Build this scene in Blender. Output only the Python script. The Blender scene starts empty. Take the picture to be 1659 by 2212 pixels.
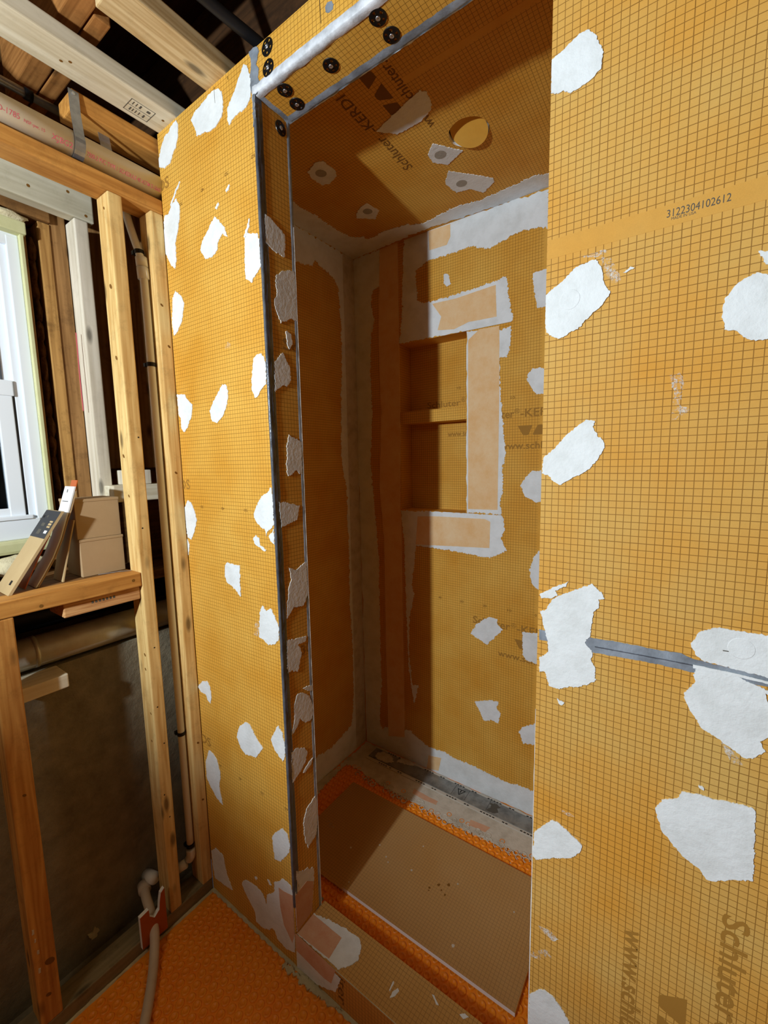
import bpy, bmesh, math, random
from mathutils import Vector, Matrix, noise
from mathutils.geometry import tessellate_polygon
random.seed(7)
scene = bpy.context.scene
COL = scene.collection

# ------------------------------------------------------------------ camera, light, exposure
# all lengths below are centimetres; x to the right along the panelled wall, y into the shower, z up
CW, CH, CF = 1659.0, 2212.0, 919.7042
CC = Vector((143.82, -69.86, 142.27))
YAW, PITCH, ROLL = 0.6147, -0.119, -0.0192
_f = Vector((-math.sin(YAW)*math.cos(PITCH), math.cos(YAW)*math.cos(PITCH), math.sin(PITCH)))
_r0 = Vector((math.cos(YAW), math.sin(YAW), 0)); _u0 = _r0.cross(_f)
_r = math.cos(ROLL)*_r0 + math.sin(ROLL)*_u0
_u = -math.sin(ROLL)*_r0 + math.cos(ROLL)*_u0
cam = bpy.data.cameras.new('camera'); camo = bpy.data.objects.new('camera', cam); COL.objects.link(camo)
cam.sensor_fit = 'HORIZONTAL'; cam.sensor_width = 36; cam.lens = 36*CF/CW; cam.clip_start = 0.02
camo.matrix_world = Matrix(((_r.x, _u.x, -_f.x, CC.x/100), (_r.y, _u.y, -_f.y, CC.y/100), (_r.z, _u.z, -_f.z, CC.z/100), (0, 0, 0, 1)))
scene.camera = camo

world = bpy.data.worlds.new('world'); scene.world = world; world.use_nodes = True
bg = world.node_tree.nodes['Background']; bg.inputs[0].default_value = (0.55, 0.65, 0.8, 1); bg.inputs[1].default_value = 0.03

LAMP = Vector((70.8, -150, 176))
lamp = bpy.data.lights.new('work_light', 'SPOT'); lamp.energy = 84; lamp.color = (0.88, 0.975, 1.03)
lamp.spot_size = math.radians(127); lamp.spot_blend = 0.36; lamp.shadow_soft_size = 0.028
lampo = bpy.data.objects.new('work_light', lamp); COL.objects.link(lampo)
lampo.location = LAMP/100
lampo.rotation_euler = (Vector((86, 0, 213)) - LAMP).to_track_quat('-Z', 'Y').to_euler()

fill = bpy.data.lights.new('fill_light', 'AREA'); fill.energy = 5.2; fill.color = (1.0, 0.86, 0.66); fill.shape = 'DISK'; fill.size = 0.5  # added soft fill with no visible source, lifts the floor and shaded parts
fillo = bpy.data.objects.new('fill_light', fill); COL.objects.link(fillo); fillo.location = (0.9, -1.9, 2.5)

scene.view_settings.view_transform = 'Standard'; scene.view_settings.look = 'None'
scene.view_settings.gamma = 1; scene.view_settings.use_curve_mapping = False
scene.view_settings.exposure = 0.55

def ray(px, py): return _f + _r*((px-CW/2)/CF) - _u*((py-CH/2)/CF)
def on(px, py, ax, val):
    d = ray(px, py); i = 'xyz'.index(ax); t = (val - CC[i])/d[i]
    return CC + d*t

# ------------------------------------------------------------------ materials
def srgb(r, g, b):
    f = lambda c: (c/255/12.92) if c/255 <= 0.04045 else ((c/255+0.055)/1.055)**2.4
    return (f(r), f(g), f(b), 1)
def newmat(name, col=(0.5, 0.5, 0.5, 1), rough=0.8, metal=0.0, spec=0.3):
    m = bpy.data.materials.new(name); m.use_nodes = True
    b = m.node_tree.nodes['Principled BSDF']
    b.inputs['Base Color'].default_value = col; b.inputs['Roughness'].default_value = rough
    b.inputs['Metallic'].default_value = metal; b.inputs['Specular IOR Level'].default_value = spec
    return m, m.node_tree, b
def N(t, typ, **kw):
    n = t.nodes.new(typ)
    for k, v in kw.items(): setattr(n, k, v)
    return n
def mathn(t, op, a, b=None, c=None):
    n = N(t, 'ShaderNodeMath', operation=op)
    for i, v in enumerate((a, b, c)):
        if v is None: continue
        if isinstance(v, (int, float)): n.inputs[i].default_value = v
        else: t.links.new(v, n.inputs[i])
    return n.outputs[0]
def mixc(t, fac, a, b, mode='MIX'):
    n = N(t, 'ShaderNodeMix', data_type='RGBA', blend_type=mode)
    if isinstance(fac, (int, float)): n.inputs[0].default_value = fac
    else: t.links.new(fac, n.inputs[0])
    for i, v in ((6, a), (7, b)):
        if isinstance(v, tuple): n.inputs[i].default_value = v
        else: t.links.new(v, n.inputs[i])
    return n.outputs[2]
def noise_tex(t, vec, scale, detail=3, rough=0.6, mscale=None):
    if mscale:
        mp = N(t, 'ShaderNodeMapping'); mp.inputs['Scale'].default_value = mscale
        t.links.new(vec, mp.inputs[0]); vec = mp.outputs[0]
    n = N(t, 'ShaderNodeTexNoise'); n.inputs['Scale'].default_value = scale
    n.inputs['Detail'].default_value = detail; n.inputs['Roughness'].default_value = rough
    t.links.new(vec, n.inputs['Vector']); return n.outputs['Fac']
def ramp(t, fac, stops):
    n = N(t, 'ShaderNodeValToRGB'); e = n.color_ramp.elements
    while len(e) > len(stops): e.remove(e[-1])
    while len(e) < len(stops): e.new(0.5)
    for q, (p, c) in zip(e, stops): q.position = p; q.color = c
    t.links.new(fac, n.inputs[0]); return n.outputs[0]
def geo_pos(t): return N(t, 'ShaderNodeNewGeometry').outputs['Position']
def bump(t, b, h, strength, dist=0.001):
    n = N(t, 'ShaderNodeBump'); n.inputs['Strength'].default_value = strength; n.inputs['Distance'].default_value = dist
    t.links.new(h, n.inputs['Height']); t.links.new(n.outputs[0], b.inputs['Normal'])

def board_mat(name, axes=None, off=(0, 0), c1=(212, 152, 52), c2=(222, 172, 76), line=(112, 72, 12), wide=0.05, dust=0.0):
    """orange fleece board; printed centimetre grid on the two axes given"""
    m, t, b = newmat(name, rough=0.72, spec=0.25)
    p = geo_pos(t)
    big = noise_tex(t, p, 5.5, 3, 0.55); fine = noise_tex(t, p, 900, 2, 0.7); mid = noise_tex(t, p, 60, 4, 0.7)
    f = ramp(t, big, [(0.33, (0, 0, 0, 1)), (0.68, (1, 1, 1, 1))])
    col = mixc(t, f, srgb(*c1), srgb(*c2))
    v = mathn(t, 'ADD', mathn(t, 'MULTIPLY', fine, 0.22), mathn(t, 'MULTIPLY', mid, 0.16))
    v = mathn(t, 'ADD', v, 0.80)
    g = N(t, 'ShaderNodeCombineColor'); [t.links.new(v, g.inputs[i]) for i in range(3)]
    col = mixc(t, 1.0, col, g.outputs[0], 'MULTIPLY')
    if axes:
        s = N(t, 'ShaderNodeSeparateXYZ'); t.links.new(p, s.inputs[0]); tot = None
        for k, ax in enumerate(axes):
            u = mathn(t, 'MULTIPLY_ADD', s.outputs['XYZ'.index(ax.upper())], 100.0, off[k] + 1000.0)
            fr = mathn(t, 'FRACT', u); d = mathn(t, 'ABSOLUTE', mathn(t, 'SUBTRACT', fr, 0.5))
            l1 = mathn(t, 'MULTIPLY', mathn(t, 'GREATER_THAN', d, 0.5-wide), 0.78)
            fr2 = mathn(t, 'FRACT', mathn(t, 'DIVIDE', u, 10.0)); d2 = mathn(t, 'ABSOLUTE', mathn(t, 'SUBTRACT', fr2, 0.5))
            l2 = mathn(t, 'MULTIPLY', mathn(t, 'GREATER_THAN', d2, 0.5-wide*0.115), 0.8)
            l = mathn(t, 'MAXIMUM', l1, l2); tot = l if tot is None else mathn(t, 'MAXIMUM', tot, l)
        wear = mathn(t, 'MULTIPLY_ADD', mid, 0.6, 0.65)
        col = mixc(t, mathn(t, 'MINIMUM', mathn(t, 'MULTIPLY', tot, wear), 1.0), col, srgb(*line))
    if dust:
        dn = noise_tex(t, p, 3.5, 4, 0.6); dm = noise_tex(t, p, 350, 3, 0.7)
        df = mathn(t, 'MULTIPLY', mathn(t, 'MULTIPLY_ADD', dn, 0.8, mathn(t, 'MULTIPLY', dm, 0.6)), dust)
        col = mixc(t, df, col, srgb(176, 150, 112))
    t.links.new(col, b.inputs['Base Color']); bump(t, b, fine, 0.25, 0.0004)
    return m

def wood_mat(name, light, dark, axis='z', dirt=0.25, rings=1.0, spec=0.25):
    m, t, b = newmat(name, rough=0.62, spec=spec)
    p = geo_pos(t)
    sc = {'x': (3, 60, 60), 'y': (60, 3, 60), 'z': (60, 60, 3)}[axis]
    g1 = noise_tex(t, p, 1.0, 5, 0.65, sc)
    sc2 = {'x': (0.8, 14, 14), 'y': (14, 0.8, 14), 'z': (14, 14, 0.8)}[axis]
    g2 = noise_tex(t, p, 1.0, 3, 0.6, sc2)
    band = mathn(t, 'FRACT', mathn(t, 'MULTIPLY', g2, 9.0*rings)); band = mathn(t, 'ABSOLUTE', mathn(t, 'SUBTRACT', band, 0.5))
    f = mathn(t, 'ADD', mathn(t, 'MULTIPLY', g1, 0.7), mathn(t, 'MULTIPLY', band, 0.55))
    col = ramp(t, f, [(0.30, srgb(*light)), (0.78, srgb(*dark))])
    # knots
    sk = {'x': (5, 15, 15), 'y': (15, 5, 15), 'z': (15, 15, 5)}[axis]
    mp = N(t, 'ShaderNodeMapping'); mp.inputs['Scale'].default_value = sk; t.links.new(p, mp.inputs[0])
    vo = N(t, 'ShaderNodeTexVoronoi'); vo.inputs['Scale'].default_value = 1.0; t.links.new(mp.outputs[0], vo.inputs['Vector'])
    kn = ramp(t, vo.outputs['Distance'], [(0.07, (1, 1, 1, 1)), (0.16, (0, 0, 0, 1))])
    col = mixc(t, mathn(t, 'MULTIPLY', kn, 0.75), col, srgb(*(int(c*0.42) for c in dark)))
    dn = noise_tex(t, p, 22, 5, 0.75); df = ramp(t, dn, [(0.52, (0, 0, 0, 1)), (0.75, (1, 1, 1, 1))])
    col = mixc(t, mathn(t, 'MULTIPLY', df, dirt), col, srgb(*(int(c*0.5) for c in dark)))
    t.links.new(col, b.inputs['Base Color']); bump(t, b, f, 0.25, 0.0008)
    return m

def plaster_mat(name, c=(226, 230, 231), var=(205, 208, 206), bscale=110, bs=0.75):
    m, t, b = newmat(name, rough=0.85, spec=0.2)
    p = geo_pos(t)
    n1 = noise_tex(t, p, 18, 5, 0.65); n2 = noise_tex(t, p, bscale, 4, 0.65)
    col = mixc(t, ramp(t, n1, [(0.42, (0, 0, 0, 1)), (0.72, (1, 1, 1, 1))]), srgb(*c), srgb(*var))
    t.links.new(col, b.inputs['Base Color']); bump(t, b, n2, bs, 0.0015)
    return m
def tape_mat(name, c1, c2):
    m, t, b = newmat(name, rough=0.8, spec=0.2)
    p = geo_pos(t); n1 = noise_tex(t, p, 14, 5, 0.7); n2 = noise_tex(t, p, 420, 3, 0.7)
    f = mathn(t, 'ADD', mathn(t, 'MULTIPLY', n1, 0.75), mathn(t, 'MULTIPLY', n2, 0.25))
    t.links.new(ramp(t, f, [(0.36, srgb(*c1)), (0.66, srgb(*c2))]), b.inputs['Base Color']); bump(t, b, n2, 0.3, 0.0006)
    return m
def metal_tape_mat(name, c, rough=0.42, metal=0.45):
    m, t, b = newmat(name, srgb(*c), rough, metal, 0.5)
    p = geo_pos(t); n = noise_tex(t, p, 120, 4, 0.7, (1, 1, 0.4)); n1 = noise_tex(t, p, 25, 4, 0.6)
    t.links.new(mixc(t, ramp(t, n1, [(0.4, (0, 0, 0, 1)), (0.7, (1, 1, 1, 1))]), srgb(*c), srgb(*(int(v*0.72) for v in c))), b.inputs['Base Color'])
    bump(t, b, n, 0.5, 0.0015); return m
def smear_mat(name, c=(226, 226, 220), cut=0.52):
    m, t, b = newmat(name, srgb(*c), 0.9)
    p = geo_pos(t); n = noise_tex(t, p, 330, 4, 0.8); n2 = noise_tex(t, p, 35, 3, 0.6)
    a = ramp(t, mathn(t, 'ADD', mathn(t, 'MULTIPLY', n, 0.5), mathn(t, 'MULTIPLY', n2, 0.5)), [(cut-0.03, (0, 0, 0, 1)), (cut+0.08, (0.85, 0.85, 0.85, 1))])
    t.links.new(a, b.inputs['Alpha']); return m
def speckle_mat(name, c1, c2, scale=30, rough=0.9, bs=0.6, spec=0.2, dist=0.003):
    m, t, b = newmat(name, rough=rough, spec=spec)
    p = geo_pos(t); n1 = noise_tex(t, p, scale, 8, 0.7); n2 = noise_tex(t, p, scale*0.15, 4, 0.6)
    f = mathn(t, 'ADD', mathn(t, 'MULTIPLY', n1, 0.5), mathn(t, 'MULTIPLY', n2, 0.5))
    t.links.new(ramp(t, f, [(0.35, srgb(*c1)), (0.65, srgb(*c2))]), b.inputs['Base Color']); bump(t, b, n1, bs, dist)
    return m

OX = -0.0   # printed ruler zero equals x = 0
M = {}
M['front'] = board_mat('board_front', 'xz', (0, -0.12))
M['frontR'] = board_mat('board_front_right', 'xz', (8.08, 0.14), c1=(210, 150, 58), c2=(206, 166, 90))
M['jamb'] = board_mat('board_jamb', 'yz', (0.3, -0.12))
M['header'] = board_mat('board_header', 'xz', (0.4, 0.3))
M['hunder'] = board_mat('board_header_underside', 'xy', (0.4, 0.2))
M['back'] = board_mat('board_back', 'xz', (-1.2, 0.03))
M['niche'] = board_mat('board_niche', 'xz', (-0.4, 0.0))
M['nicheside'] = board_mat('board_niche_side', 'yz', (-0.4, 0.0))
M['shelf'] = board_mat('board_shelf', 'xz', (-0.1, 0.35))
M['side'] = board_mat('board_side', 'yz', (0.1, 0.0))
M['ceil'] = board_mat('board_ceiling', 'xy', (0.1, 0.2))
M['plain'] = board_mat('board_plain')
M['plainR'] = board_mat('board_plain_right', None, c1=(208, 150, 60), c2=(206, 160, 80))
M['curb'] = board_mat('board_curb', 'xy', (0.2, 0.1), c1=(196, 142, 60), c2=(204, 154, 76), dust=0.35)  # curb boards: same orange, browned so their shade sits in the base colour
M['curbface'] = board_mat('board_curb_face', 'xz', (0.2, 0.1), c1=(200, 134, 46), c2=(208, 148, 60), dust=0.15)
M['loose'] = board_mat('board_loose', 'xy', (0.3, 0.5), c1=(188, 136, 62), c2=(194, 146, 78), dust=0.55)
M['plaster'] = plaster_mat('dried_mortar', (226, 231, 233), (210, 214, 214))
M['mortar'] = plaster_mat('floor_mortar', (205, 198, 184), (176, 168, 152), 120, 0.8)
M['greyspot'] = plaster_mat('damp_mortar', (164, 160, 150), (150, 146, 136))
M['peach'] = tape_mat('bare_tape', (226, 182, 126), (234, 206, 164))
M['pink'] = tape_mat('bare_tape_pink', (204, 150, 118), (214, 178, 148))
M['sealant'] = metal_tape_mat('grey_sealant', (150, 160, 172), 0.45, 0.15)
M['silver'] = metal_tape_mat('silver_sealant', (226, 231, 238), 0.38, 0.0)
M['darkseal'] = metal_tape_mat('dark_sealant', (98, 104, 114), 0.22, 0.2)
M['foam'] = newmat('white_foam', srgb(236, 238, 238), 0.8)[0]
M['smear'] = smear_mat('thin_smear')
M['smear2'] = smear_mat('faint_smear', (220, 216, 204), 0.56)
M['print'] = newmat('printed_ink', srgb(158, 114, 44), 0.8)[0]
M['print2'] = newmat('printed_ink_dark', srgb(122, 82, 26), 0.8)[0]
M['black'] = newmat('black_plastic', srgb(22, 22, 24), 0.45)[0]
M['ink'] = newmat('black_ink', srgb(30, 28, 26), 0.8)[0]
M['inkgrey'] = newmat('grey_ink', srgb(86, 82, 74), 0.8)[0]
M['red'] = newmat('red_ink', srgb(196, 92, 98), 0.7)[0]
M['washer'] = newmat('dark_washer', srgb(52, 50, 48), 0.35, 0.8, 0.5)[0]
M['screw'] = newmat('bright_screw', srgb(200, 202, 206), 0.3, 0.9, 0.5)[0]
M['galv'] = speckle_mat('galvanised', (138, 140, 142), (176, 178, 180), 60, 0.35, 0.1, 0.5); M['galv'].node_tree.nodes['Principled BSDF'].inputs['Metallic'].default_value = 0.8
M['duct'] = speckle_mat('duct_metal', (158, 150, 130), (192, 186, 168), 25, 0.38, 0.12, 0.5); M['duct'].node_tree.nodes['Principled BSDF'].inputs['Metallic'].default_value = 0.35
M['concrete'] = speckle_mat('rough_concrete', (106, 98, 80), (152, 142, 118), 20, 0.95, 1.0, 0.15, 0.006)
M['slab'] = speckle_mat('dusty_slab', (98, 92, 74), (136, 128, 106), 20, 0.95, 0.6)
M['cream_wood_y'] = wood_mat('pale_lumber_y', (226, 218, 194), (194, 180, 148), 'y', 0.15, 0.7)
M['grey_wood_y'] = wood_mat('greyed_lumber_y', (208, 202, 180), (176, 168, 142), 'y', 0.2, 0.6)
M['pale_wood_y'] = wood_mat('grained_lumber_y', (218, 194, 148), (176, 142, 90), 'y', 0.2, 1.6)
M['white_wood_z'] = wood_mat('white_lumber_z', (226, 218, 200), (190, 178, 154), 'z', 0.15, 0.6)
M['stud_z'] = wood_mat('stud_lumber_z', (232, 200, 134), (190, 142, 74), 'z', 0.3, 1.0)
M['stud2_z'] = wood_mat('stud_lumber_low_z', (212, 158, 84), (164, 104, 44), 'z', 0.3, 1.0)
M['honey_y'] = wood_mat('honey_lumber_y', (206, 148, 74), (164, 106, 44), 'y', 0.3, 0.9)
M['brown_z'] = wood_mat('old_brown_z', (166, 124, 76), (112, 76, 38), 'z', 0.5, 1.0)
M['brown2_z'] = wood_mat('old_tan_z', (190, 146, 84), (134, 92, 44), 'z', 0.6, 1.0)
M['brown_x'] = wood_mat('old_brown_x', (178, 122, 66), (128, 80, 36), 'x', 0.45, 1.0)
M['brown_y'] = wood_mat('old_brown_y', (140, 100, 56), (96, 64, 32), 'y', 0.5, 1.0)
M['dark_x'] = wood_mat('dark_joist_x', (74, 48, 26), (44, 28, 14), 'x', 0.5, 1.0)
M['plate'] = wood_mat('dusty_plate_y', (146, 132, 100), (112, 98, 68), 'y', 0.4, 0.6)
M['endgrain'] = wood_mat('end_grain', (216, 168, 112), (168, 112, 66), 'y', 0.2, 3.0)
M['pvc'] = speckle_mat('cream_pvc', (214, 202, 176), (226, 216, 194), 14, 0.4, 0.05, 0.4)
M['pex'] = newmat('white_pipe', srgb(228, 226, 220), 0.45, 0, 0.4)[0]
M['hose'] = speckle_mat('grey_hose', (188, 170, 150), (200, 184, 164), 40, 0.5, 0.1, 0.3)
M['vinyl'] = newmat('white_vinyl', srgb(224, 230, 236), 0.35, 0, 0.5)[0]
M['vinylgrey'] = newmat('grey_gasket', srgb(70, 74, 78), 0.6)[0]
M['green'] = speckle_mat('pale_green_paint', (186, 186, 136), (206, 204, 160), 20, 0.6, 0.3)
M['card'] = speckle_mat('brown_cardboard', (164, 136, 100), (176, 148, 112), 12, 0.8, 0.1, 0.2)
M['card2'] = speckle_mat('tan_cardboard', (176, 150, 108), (188, 164, 122), 12, 0.8, 0.1, 0.2)
M['paper'] = newmat('white_paper', srgb(226, 228, 230), 0.7)[0]
M['charcoal'] = newmat('charcoal_print', srgb(58, 58, 60), 0.6)[0]
M['copper'] = newmat('orange_sheet', srgb(190, 92, 34), 0.45, 0.0, 0.4)[0]
M['orangebd'] = board_mat('rust_board', None, c1=(168, 78, 24), c2=(178, 90, 34))
M['sprayfoam'] = speckle_mat('cream_spray_foam', (206, 194, 156), (226, 216, 184), 40, 0.9, 1.0, 0.2, 0.006)
M['insul'] = speckle_mat('brown_insulation', (58, 36, 18), (110, 72, 36), 70, 0.95, 1.0, 0.1, 0.01)
M['caulk'] = speckle_mat('cream_mortar_bead', (176, 164, 128), (206, 196, 160), 60, 0.85, 0.8, 0.2, 0.003)
M['drain'] = metal_tape_mat('drain_cover', (150, 150, 146), 0.35, 0.5)
M['frame_plastic'] = newmat('drain_frame', srgb(196, 190, 178), 0.5)[0]
M['wallpaint'] = newmat('room_paint', srgb(196, 186, 168), 0.9)[0]
M['glass'], _t, _b = newmat('window_glass', srgb(180, 190, 196), 0.03, 0, 0.5)
_b.inputs['Transmission Weight'].default_value = 1.0; _b.inputs['IOR'].default_value = 1.1
M['outside'] = newmat('window_well', srgb(60, 64, 66), 0.9)[0]
def membrane():
    m, t, b = newmat('orange_membrane', rough=0.42, spec=0.45)
    p = geo_pos(t); n1 = noise_tex(t, p, 12, 4, 0.6); n2 = noise_tex(t, p, 260, 3, 0.6)
    f = mathn(t, 'ADD', mathn(t, 'MULTIPLY', n1, 0.6), mathn(t, 'MULTIPLY', n2, 0.4))
    t.links.new(ramp(t, f, [(0.35, srgb(236, 132, 20)), (0.68, srgb(246, 154, 34))]), b.inputs['Base Color'])
    bump(t, b, n2, 0.3, 0.0008); return m
M['membrane'] = membrane()

# ------------------------------------------------------------------ mesh helpers
def wloc(o):
    v = Vector((0, 0, 0))
    while o: v += o.location; o = o.parent
    return v
def link(name, verts, faces, mat, parent=None, smooth=False, fmats=None, base=True):
    """verts in cm (world); a top-level mesh gets its origin at its base centre"""
    vs = [Vector(v)/100 for v in verts]
    org = Vector((0, 0, 0))
    if parent is not None: org = wloc(parent)
    elif base:
        org = Vector(((min(v.x for v in vs)+max(v.x for v in vs))/2, (min(v.y for v in vs)+max(v.y for v in vs))/2, min(v.z for v in vs)))
    me = bpy.data.meshes.new(name); me.from_pydata([tuple(v-org) for v in vs], [], faces)
    mats = mat if isinstance(mat, (list, tuple)) else [mat]
    for q in mats: me.materials.append(M[q] if isinstance(q, str) else q)
    if fmats: me.polygons.foreach_set('material_index', fmats)
    if smooth: me.polygons.foreach_set('use_smooth', [True]*len(me.polygons))
    me.update()
    o = bpy.data.objects.new(name, me); COL.objects.link(o)
    if parent is not None: o.parent = parent
    else: o.location = org
    return o
def tag(o, label=None, cat=None, group=None, kind=None):
    for k, v in (('label', label), ('category', cat), ('group', group), ('kind', kind)):
        if v: o[k] = v
    return o
def thing(name, label, cat, loc, group=None):
    o = bpy.data.objects.new(name, None); COL.objects.link(o); o.location = Vector(loc)/100; o.empty_display_size = 0.05
    return tag(o, label, cat, group)
class MB:
    def __init__(s): s.v = []; s.f = []; s.m = []
    def add(s, vs, fs, mi=0):
        k = len(s.v); s.v += [tuple(v) for v in vs]; s.f += [tuple(i+k for i in f) for f in fs]; s.m += [mi]*len(fs); return s
    def box(s, x0, x1, y0, y1, z0, z1, mi=0, bev=0.0, face_mi=None):
        """face_mi: dict '-x','+x',.. -> material index"""
        if bev <= 0:
            vs = [(x, y, z) for x in (x0, x1) for y in (y0, y1) for z in (z0, z1)]
            fs = {'-x': (0, 1, 3, 2), '+x': (4, 6, 7, 5), '-y': (0, 4, 5, 1), '+y': (2, 3, 7, 6), '-z': (0, 2, 6, 4), '+z': (1, 5, 7, 3)}
            k = len(s.v); s.v += vs
            for n, f in fs.items():
                s.f.append(tuple(i+k for i in f)); s.m.append((face_mi or {}).get(n, mi))
            return s
        bm = bmesh.new(); bmesh.ops.create_cube(bm, size=1)
        for v in bm.verts: v.co = Vector(((x0+x1)/2+v.co.x*(x1-x0), (y0+y1)/2+v.co.y*(y1-y0), (z0+z1)/2+v.co.z*(z1-z0)))
        bmesh.ops.bevel(bm, geom=list(bm.edges), offset=bev, segments=2, affect='EDGES', profile=0.6)
        bm.verts.index_update(); s.add([v.co.copy() for v in bm.verts], [tuple(v.index for v in f.verts) for f in bm.faces], mi); bm.free(); return s
    def tube(s, pts, r, seg=16, mi=0, caps=True):
        pts = [Vector(p) for p in pts]; rs = r if isinstance(r, (list, tuple)) else [r]*len(pts)
        k0 = len(s.v); prev = None
        for i, p in enumerate(pts):
            d = (pts[min(i+1, len(pts)-1)] - pts[max(i-1, 0)]).normalized()
            if prev is None: a = d.orthogonal().normalized()
            else: a = (prev - d*prev.dot(d)).normalized()
            prev = a; b = d.cross(a)
            for j in range(seg):
                w = 2*math.pi*j/seg; q = p + (a*math.cos(w) + b*math.sin(w))*rs[i]; s.v.append(tuple(q))
        for i in range(len(pts)-1):
            for j in range(seg):
                s.f.append((k0+i*seg+j, k0+i*seg+(j+1) % seg, k0+(i+1)*seg+(j+1) % seg, k0+(i+1)*seg+j)); s.m.append(mi)
        if caps:
            s.f.append(tuple(k0+j for j in reversed(range(seg)))); s.m.append(mi)
            e = k0+(len(pts)-1)*seg; s.f.append(tuple(e+j for j in range(seg))); s.m.append(mi)
        return s
    def build(s, name, mat, parent=None, smooth=False): return link(name, s.v, s.f, mat, parent, smooth, s.m)
def box(name, mat, x0, x1, y0, y1, z0, z1, parent=None, bev=0.0, face_mi=None):
    return MB().box(x0, x1, y0, y1, z0, z1, 0, bev, face_mi).build(name, mat, parent)
def struct(o, label=None): return tag(o, label, None, None, 'structure')
def smooth_path(pts, n=8):
    P = [Vector(p) for p in pts]; out = []
    for i in range(len(P)-1):
        a, b, c, d = P[max(i-1, 0)], P[i], P[i+1], P[min(i+2, len(P)-1)]
        for k in range(n):
            t = k/n; out.append(0.5*((2*b)+(c-a)*t+(2*a-5*b+4*c-d)*t*t+(3*b-a-3*c+d)*t**3))
    out.append(P[-1]); return out
AX = {'x': (1, 2), 'y': (0, 2), 'z': (0, 1)}
def slab_poly(name, mat, poly2, axis, val, sign, th, parent, rag=0.12, step=0.45, clampa=None, clampb=None, z0=0.0, seed=None):
    """a thin ragged-edged layer of mortar / tape: polygon in the plane axis=val, th thick towards sign"""
    rnd = random.Random(seed if seed is not None else int(sum(map(ord, name))*7 + val*13 + len(poly2)*101 + abs(poly2[0][0])*997 + abs(poly2[0][1])*571))
    th = th*(1+0.22*rnd.random()); pts = []
    n = len(poly2)
    for i in range(n):
        a, b = Vector(poly2[i]), Vector(poly2[(i+1) % n]); L = (b-a).length; k = max(1, min(40, int(L/step)))
        nn = Vector((-(b-a).y, (b-a).x)); nn = nn/nn.length if nn.length > 1e-6 else nn
        for j in range(k):
            q = a.lerp(b, j/k)
            if rag > 0:
                amp = rag*(1.0 if j else 0.35)
                q = q + nn*(rnd.gauss(0, 0.55)*amp + noise.noise(Vector((q.x*0.9, q.y*0.9, val)))*amp*1.6)
            if clampa: q.x = min(max(q.x, clampa[0]), clampa[1])
            if clampb: q.y = min(max(q.y, clampb[0]), clampb[1])
            pts.append(q)
    ia, ib = AX[axis]; ic = 'xyz'.index(axis)
    def P3(q, h):
        v = [0, 0, 0]; v[ia] = q.x; v[ib] = q.y; v[ic] = val + sign*h; return tuple(v)
    tri = tessellate_polygon([[Vector((q.x, q.y, 0)) for q in pts]])
    k = len(pts)
    # which winding faces outwards
    top = [P3(q, z0+th) for q in pts]; bot = [P3(q, z0) for q in pts]
    faces = []
    for t3 in tri:
        a, b, c = (Vector(top[i]) for i in t3); nrm = (b-a).cross(c-a)
        faces.append(tuple(t3) if nrm[ic]*sign > 0 else tuple(reversed(t3)))
    ar = sum(pts[i].x*pts[(i+1) % k].y - pts[(i+1) % k].x*pts[i].y for i in range(k))
    for i in range(k):
        j = (i+1) % k; f = (i, k+i, k+j, j); faces.append(f)
    o = link(name, top+bot, faces, mat, parent)
    return o
CROPS = {'L1': (340, 100, 3.685), 'L2': (340, 700, 3.686), 'L3': (380, 1300, 3.686), 'F': (540, 1850, 7.541), 'E': (0, 1750, 2.9625),
         'G': (550, 1500, 2.552), 'R1': (1150, 0, 3.259), 'R2': (1150, 550, 3.259), 'R3': (1150, 1150, 3.259), 'R4': (1130, 1650, 3.136),
         'B1': (550, 500, 2.552), 'B2': (550, 1000, 2.552), 'T': (500, 0, 2.37), 'N': (860, 700, 5.027), 'A': (0, 0, 2.9625),
         'B': (0, 400, 3.607), 'C': (0, 900, 3.607), 'D': (0, 1300, 3.19), 'K': (0, 1030, 5.352), 'V': (280, 1780, 8.295), 'W': (100, 1880, 4.608),
         'H': (500, 0, 6.38), 'X': (760, 100, 4.88), 'Y': (760, 1580, 4.1475), 'P': (0, 0, 1)}
def pt(c, x, y, ax, val):
    o = CROPS[c]; return on(o[0]+x/o[2], o[1]+y/o[2], ax, val)
SIGN = {'y': -1, 'x': 1, 'z': 1}
def patch(parent, c, pts, ax, val, mat='plaster', th=0.14, rag=0.15, name='mortar_patch', sign=None, ca=None, cb=None, z0=0.0, step=0.3):
    ia, ib = AX[ax]; q = [pt(c, x, y, ax, val) for x, y in pts]
    return slab_poly(name, mat, [(v[ia], v[ib]) for v in q], ax, val, sign or SIGN[ax], th, parent, rag, step, ca, cb, z0)
_fonts = []
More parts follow.
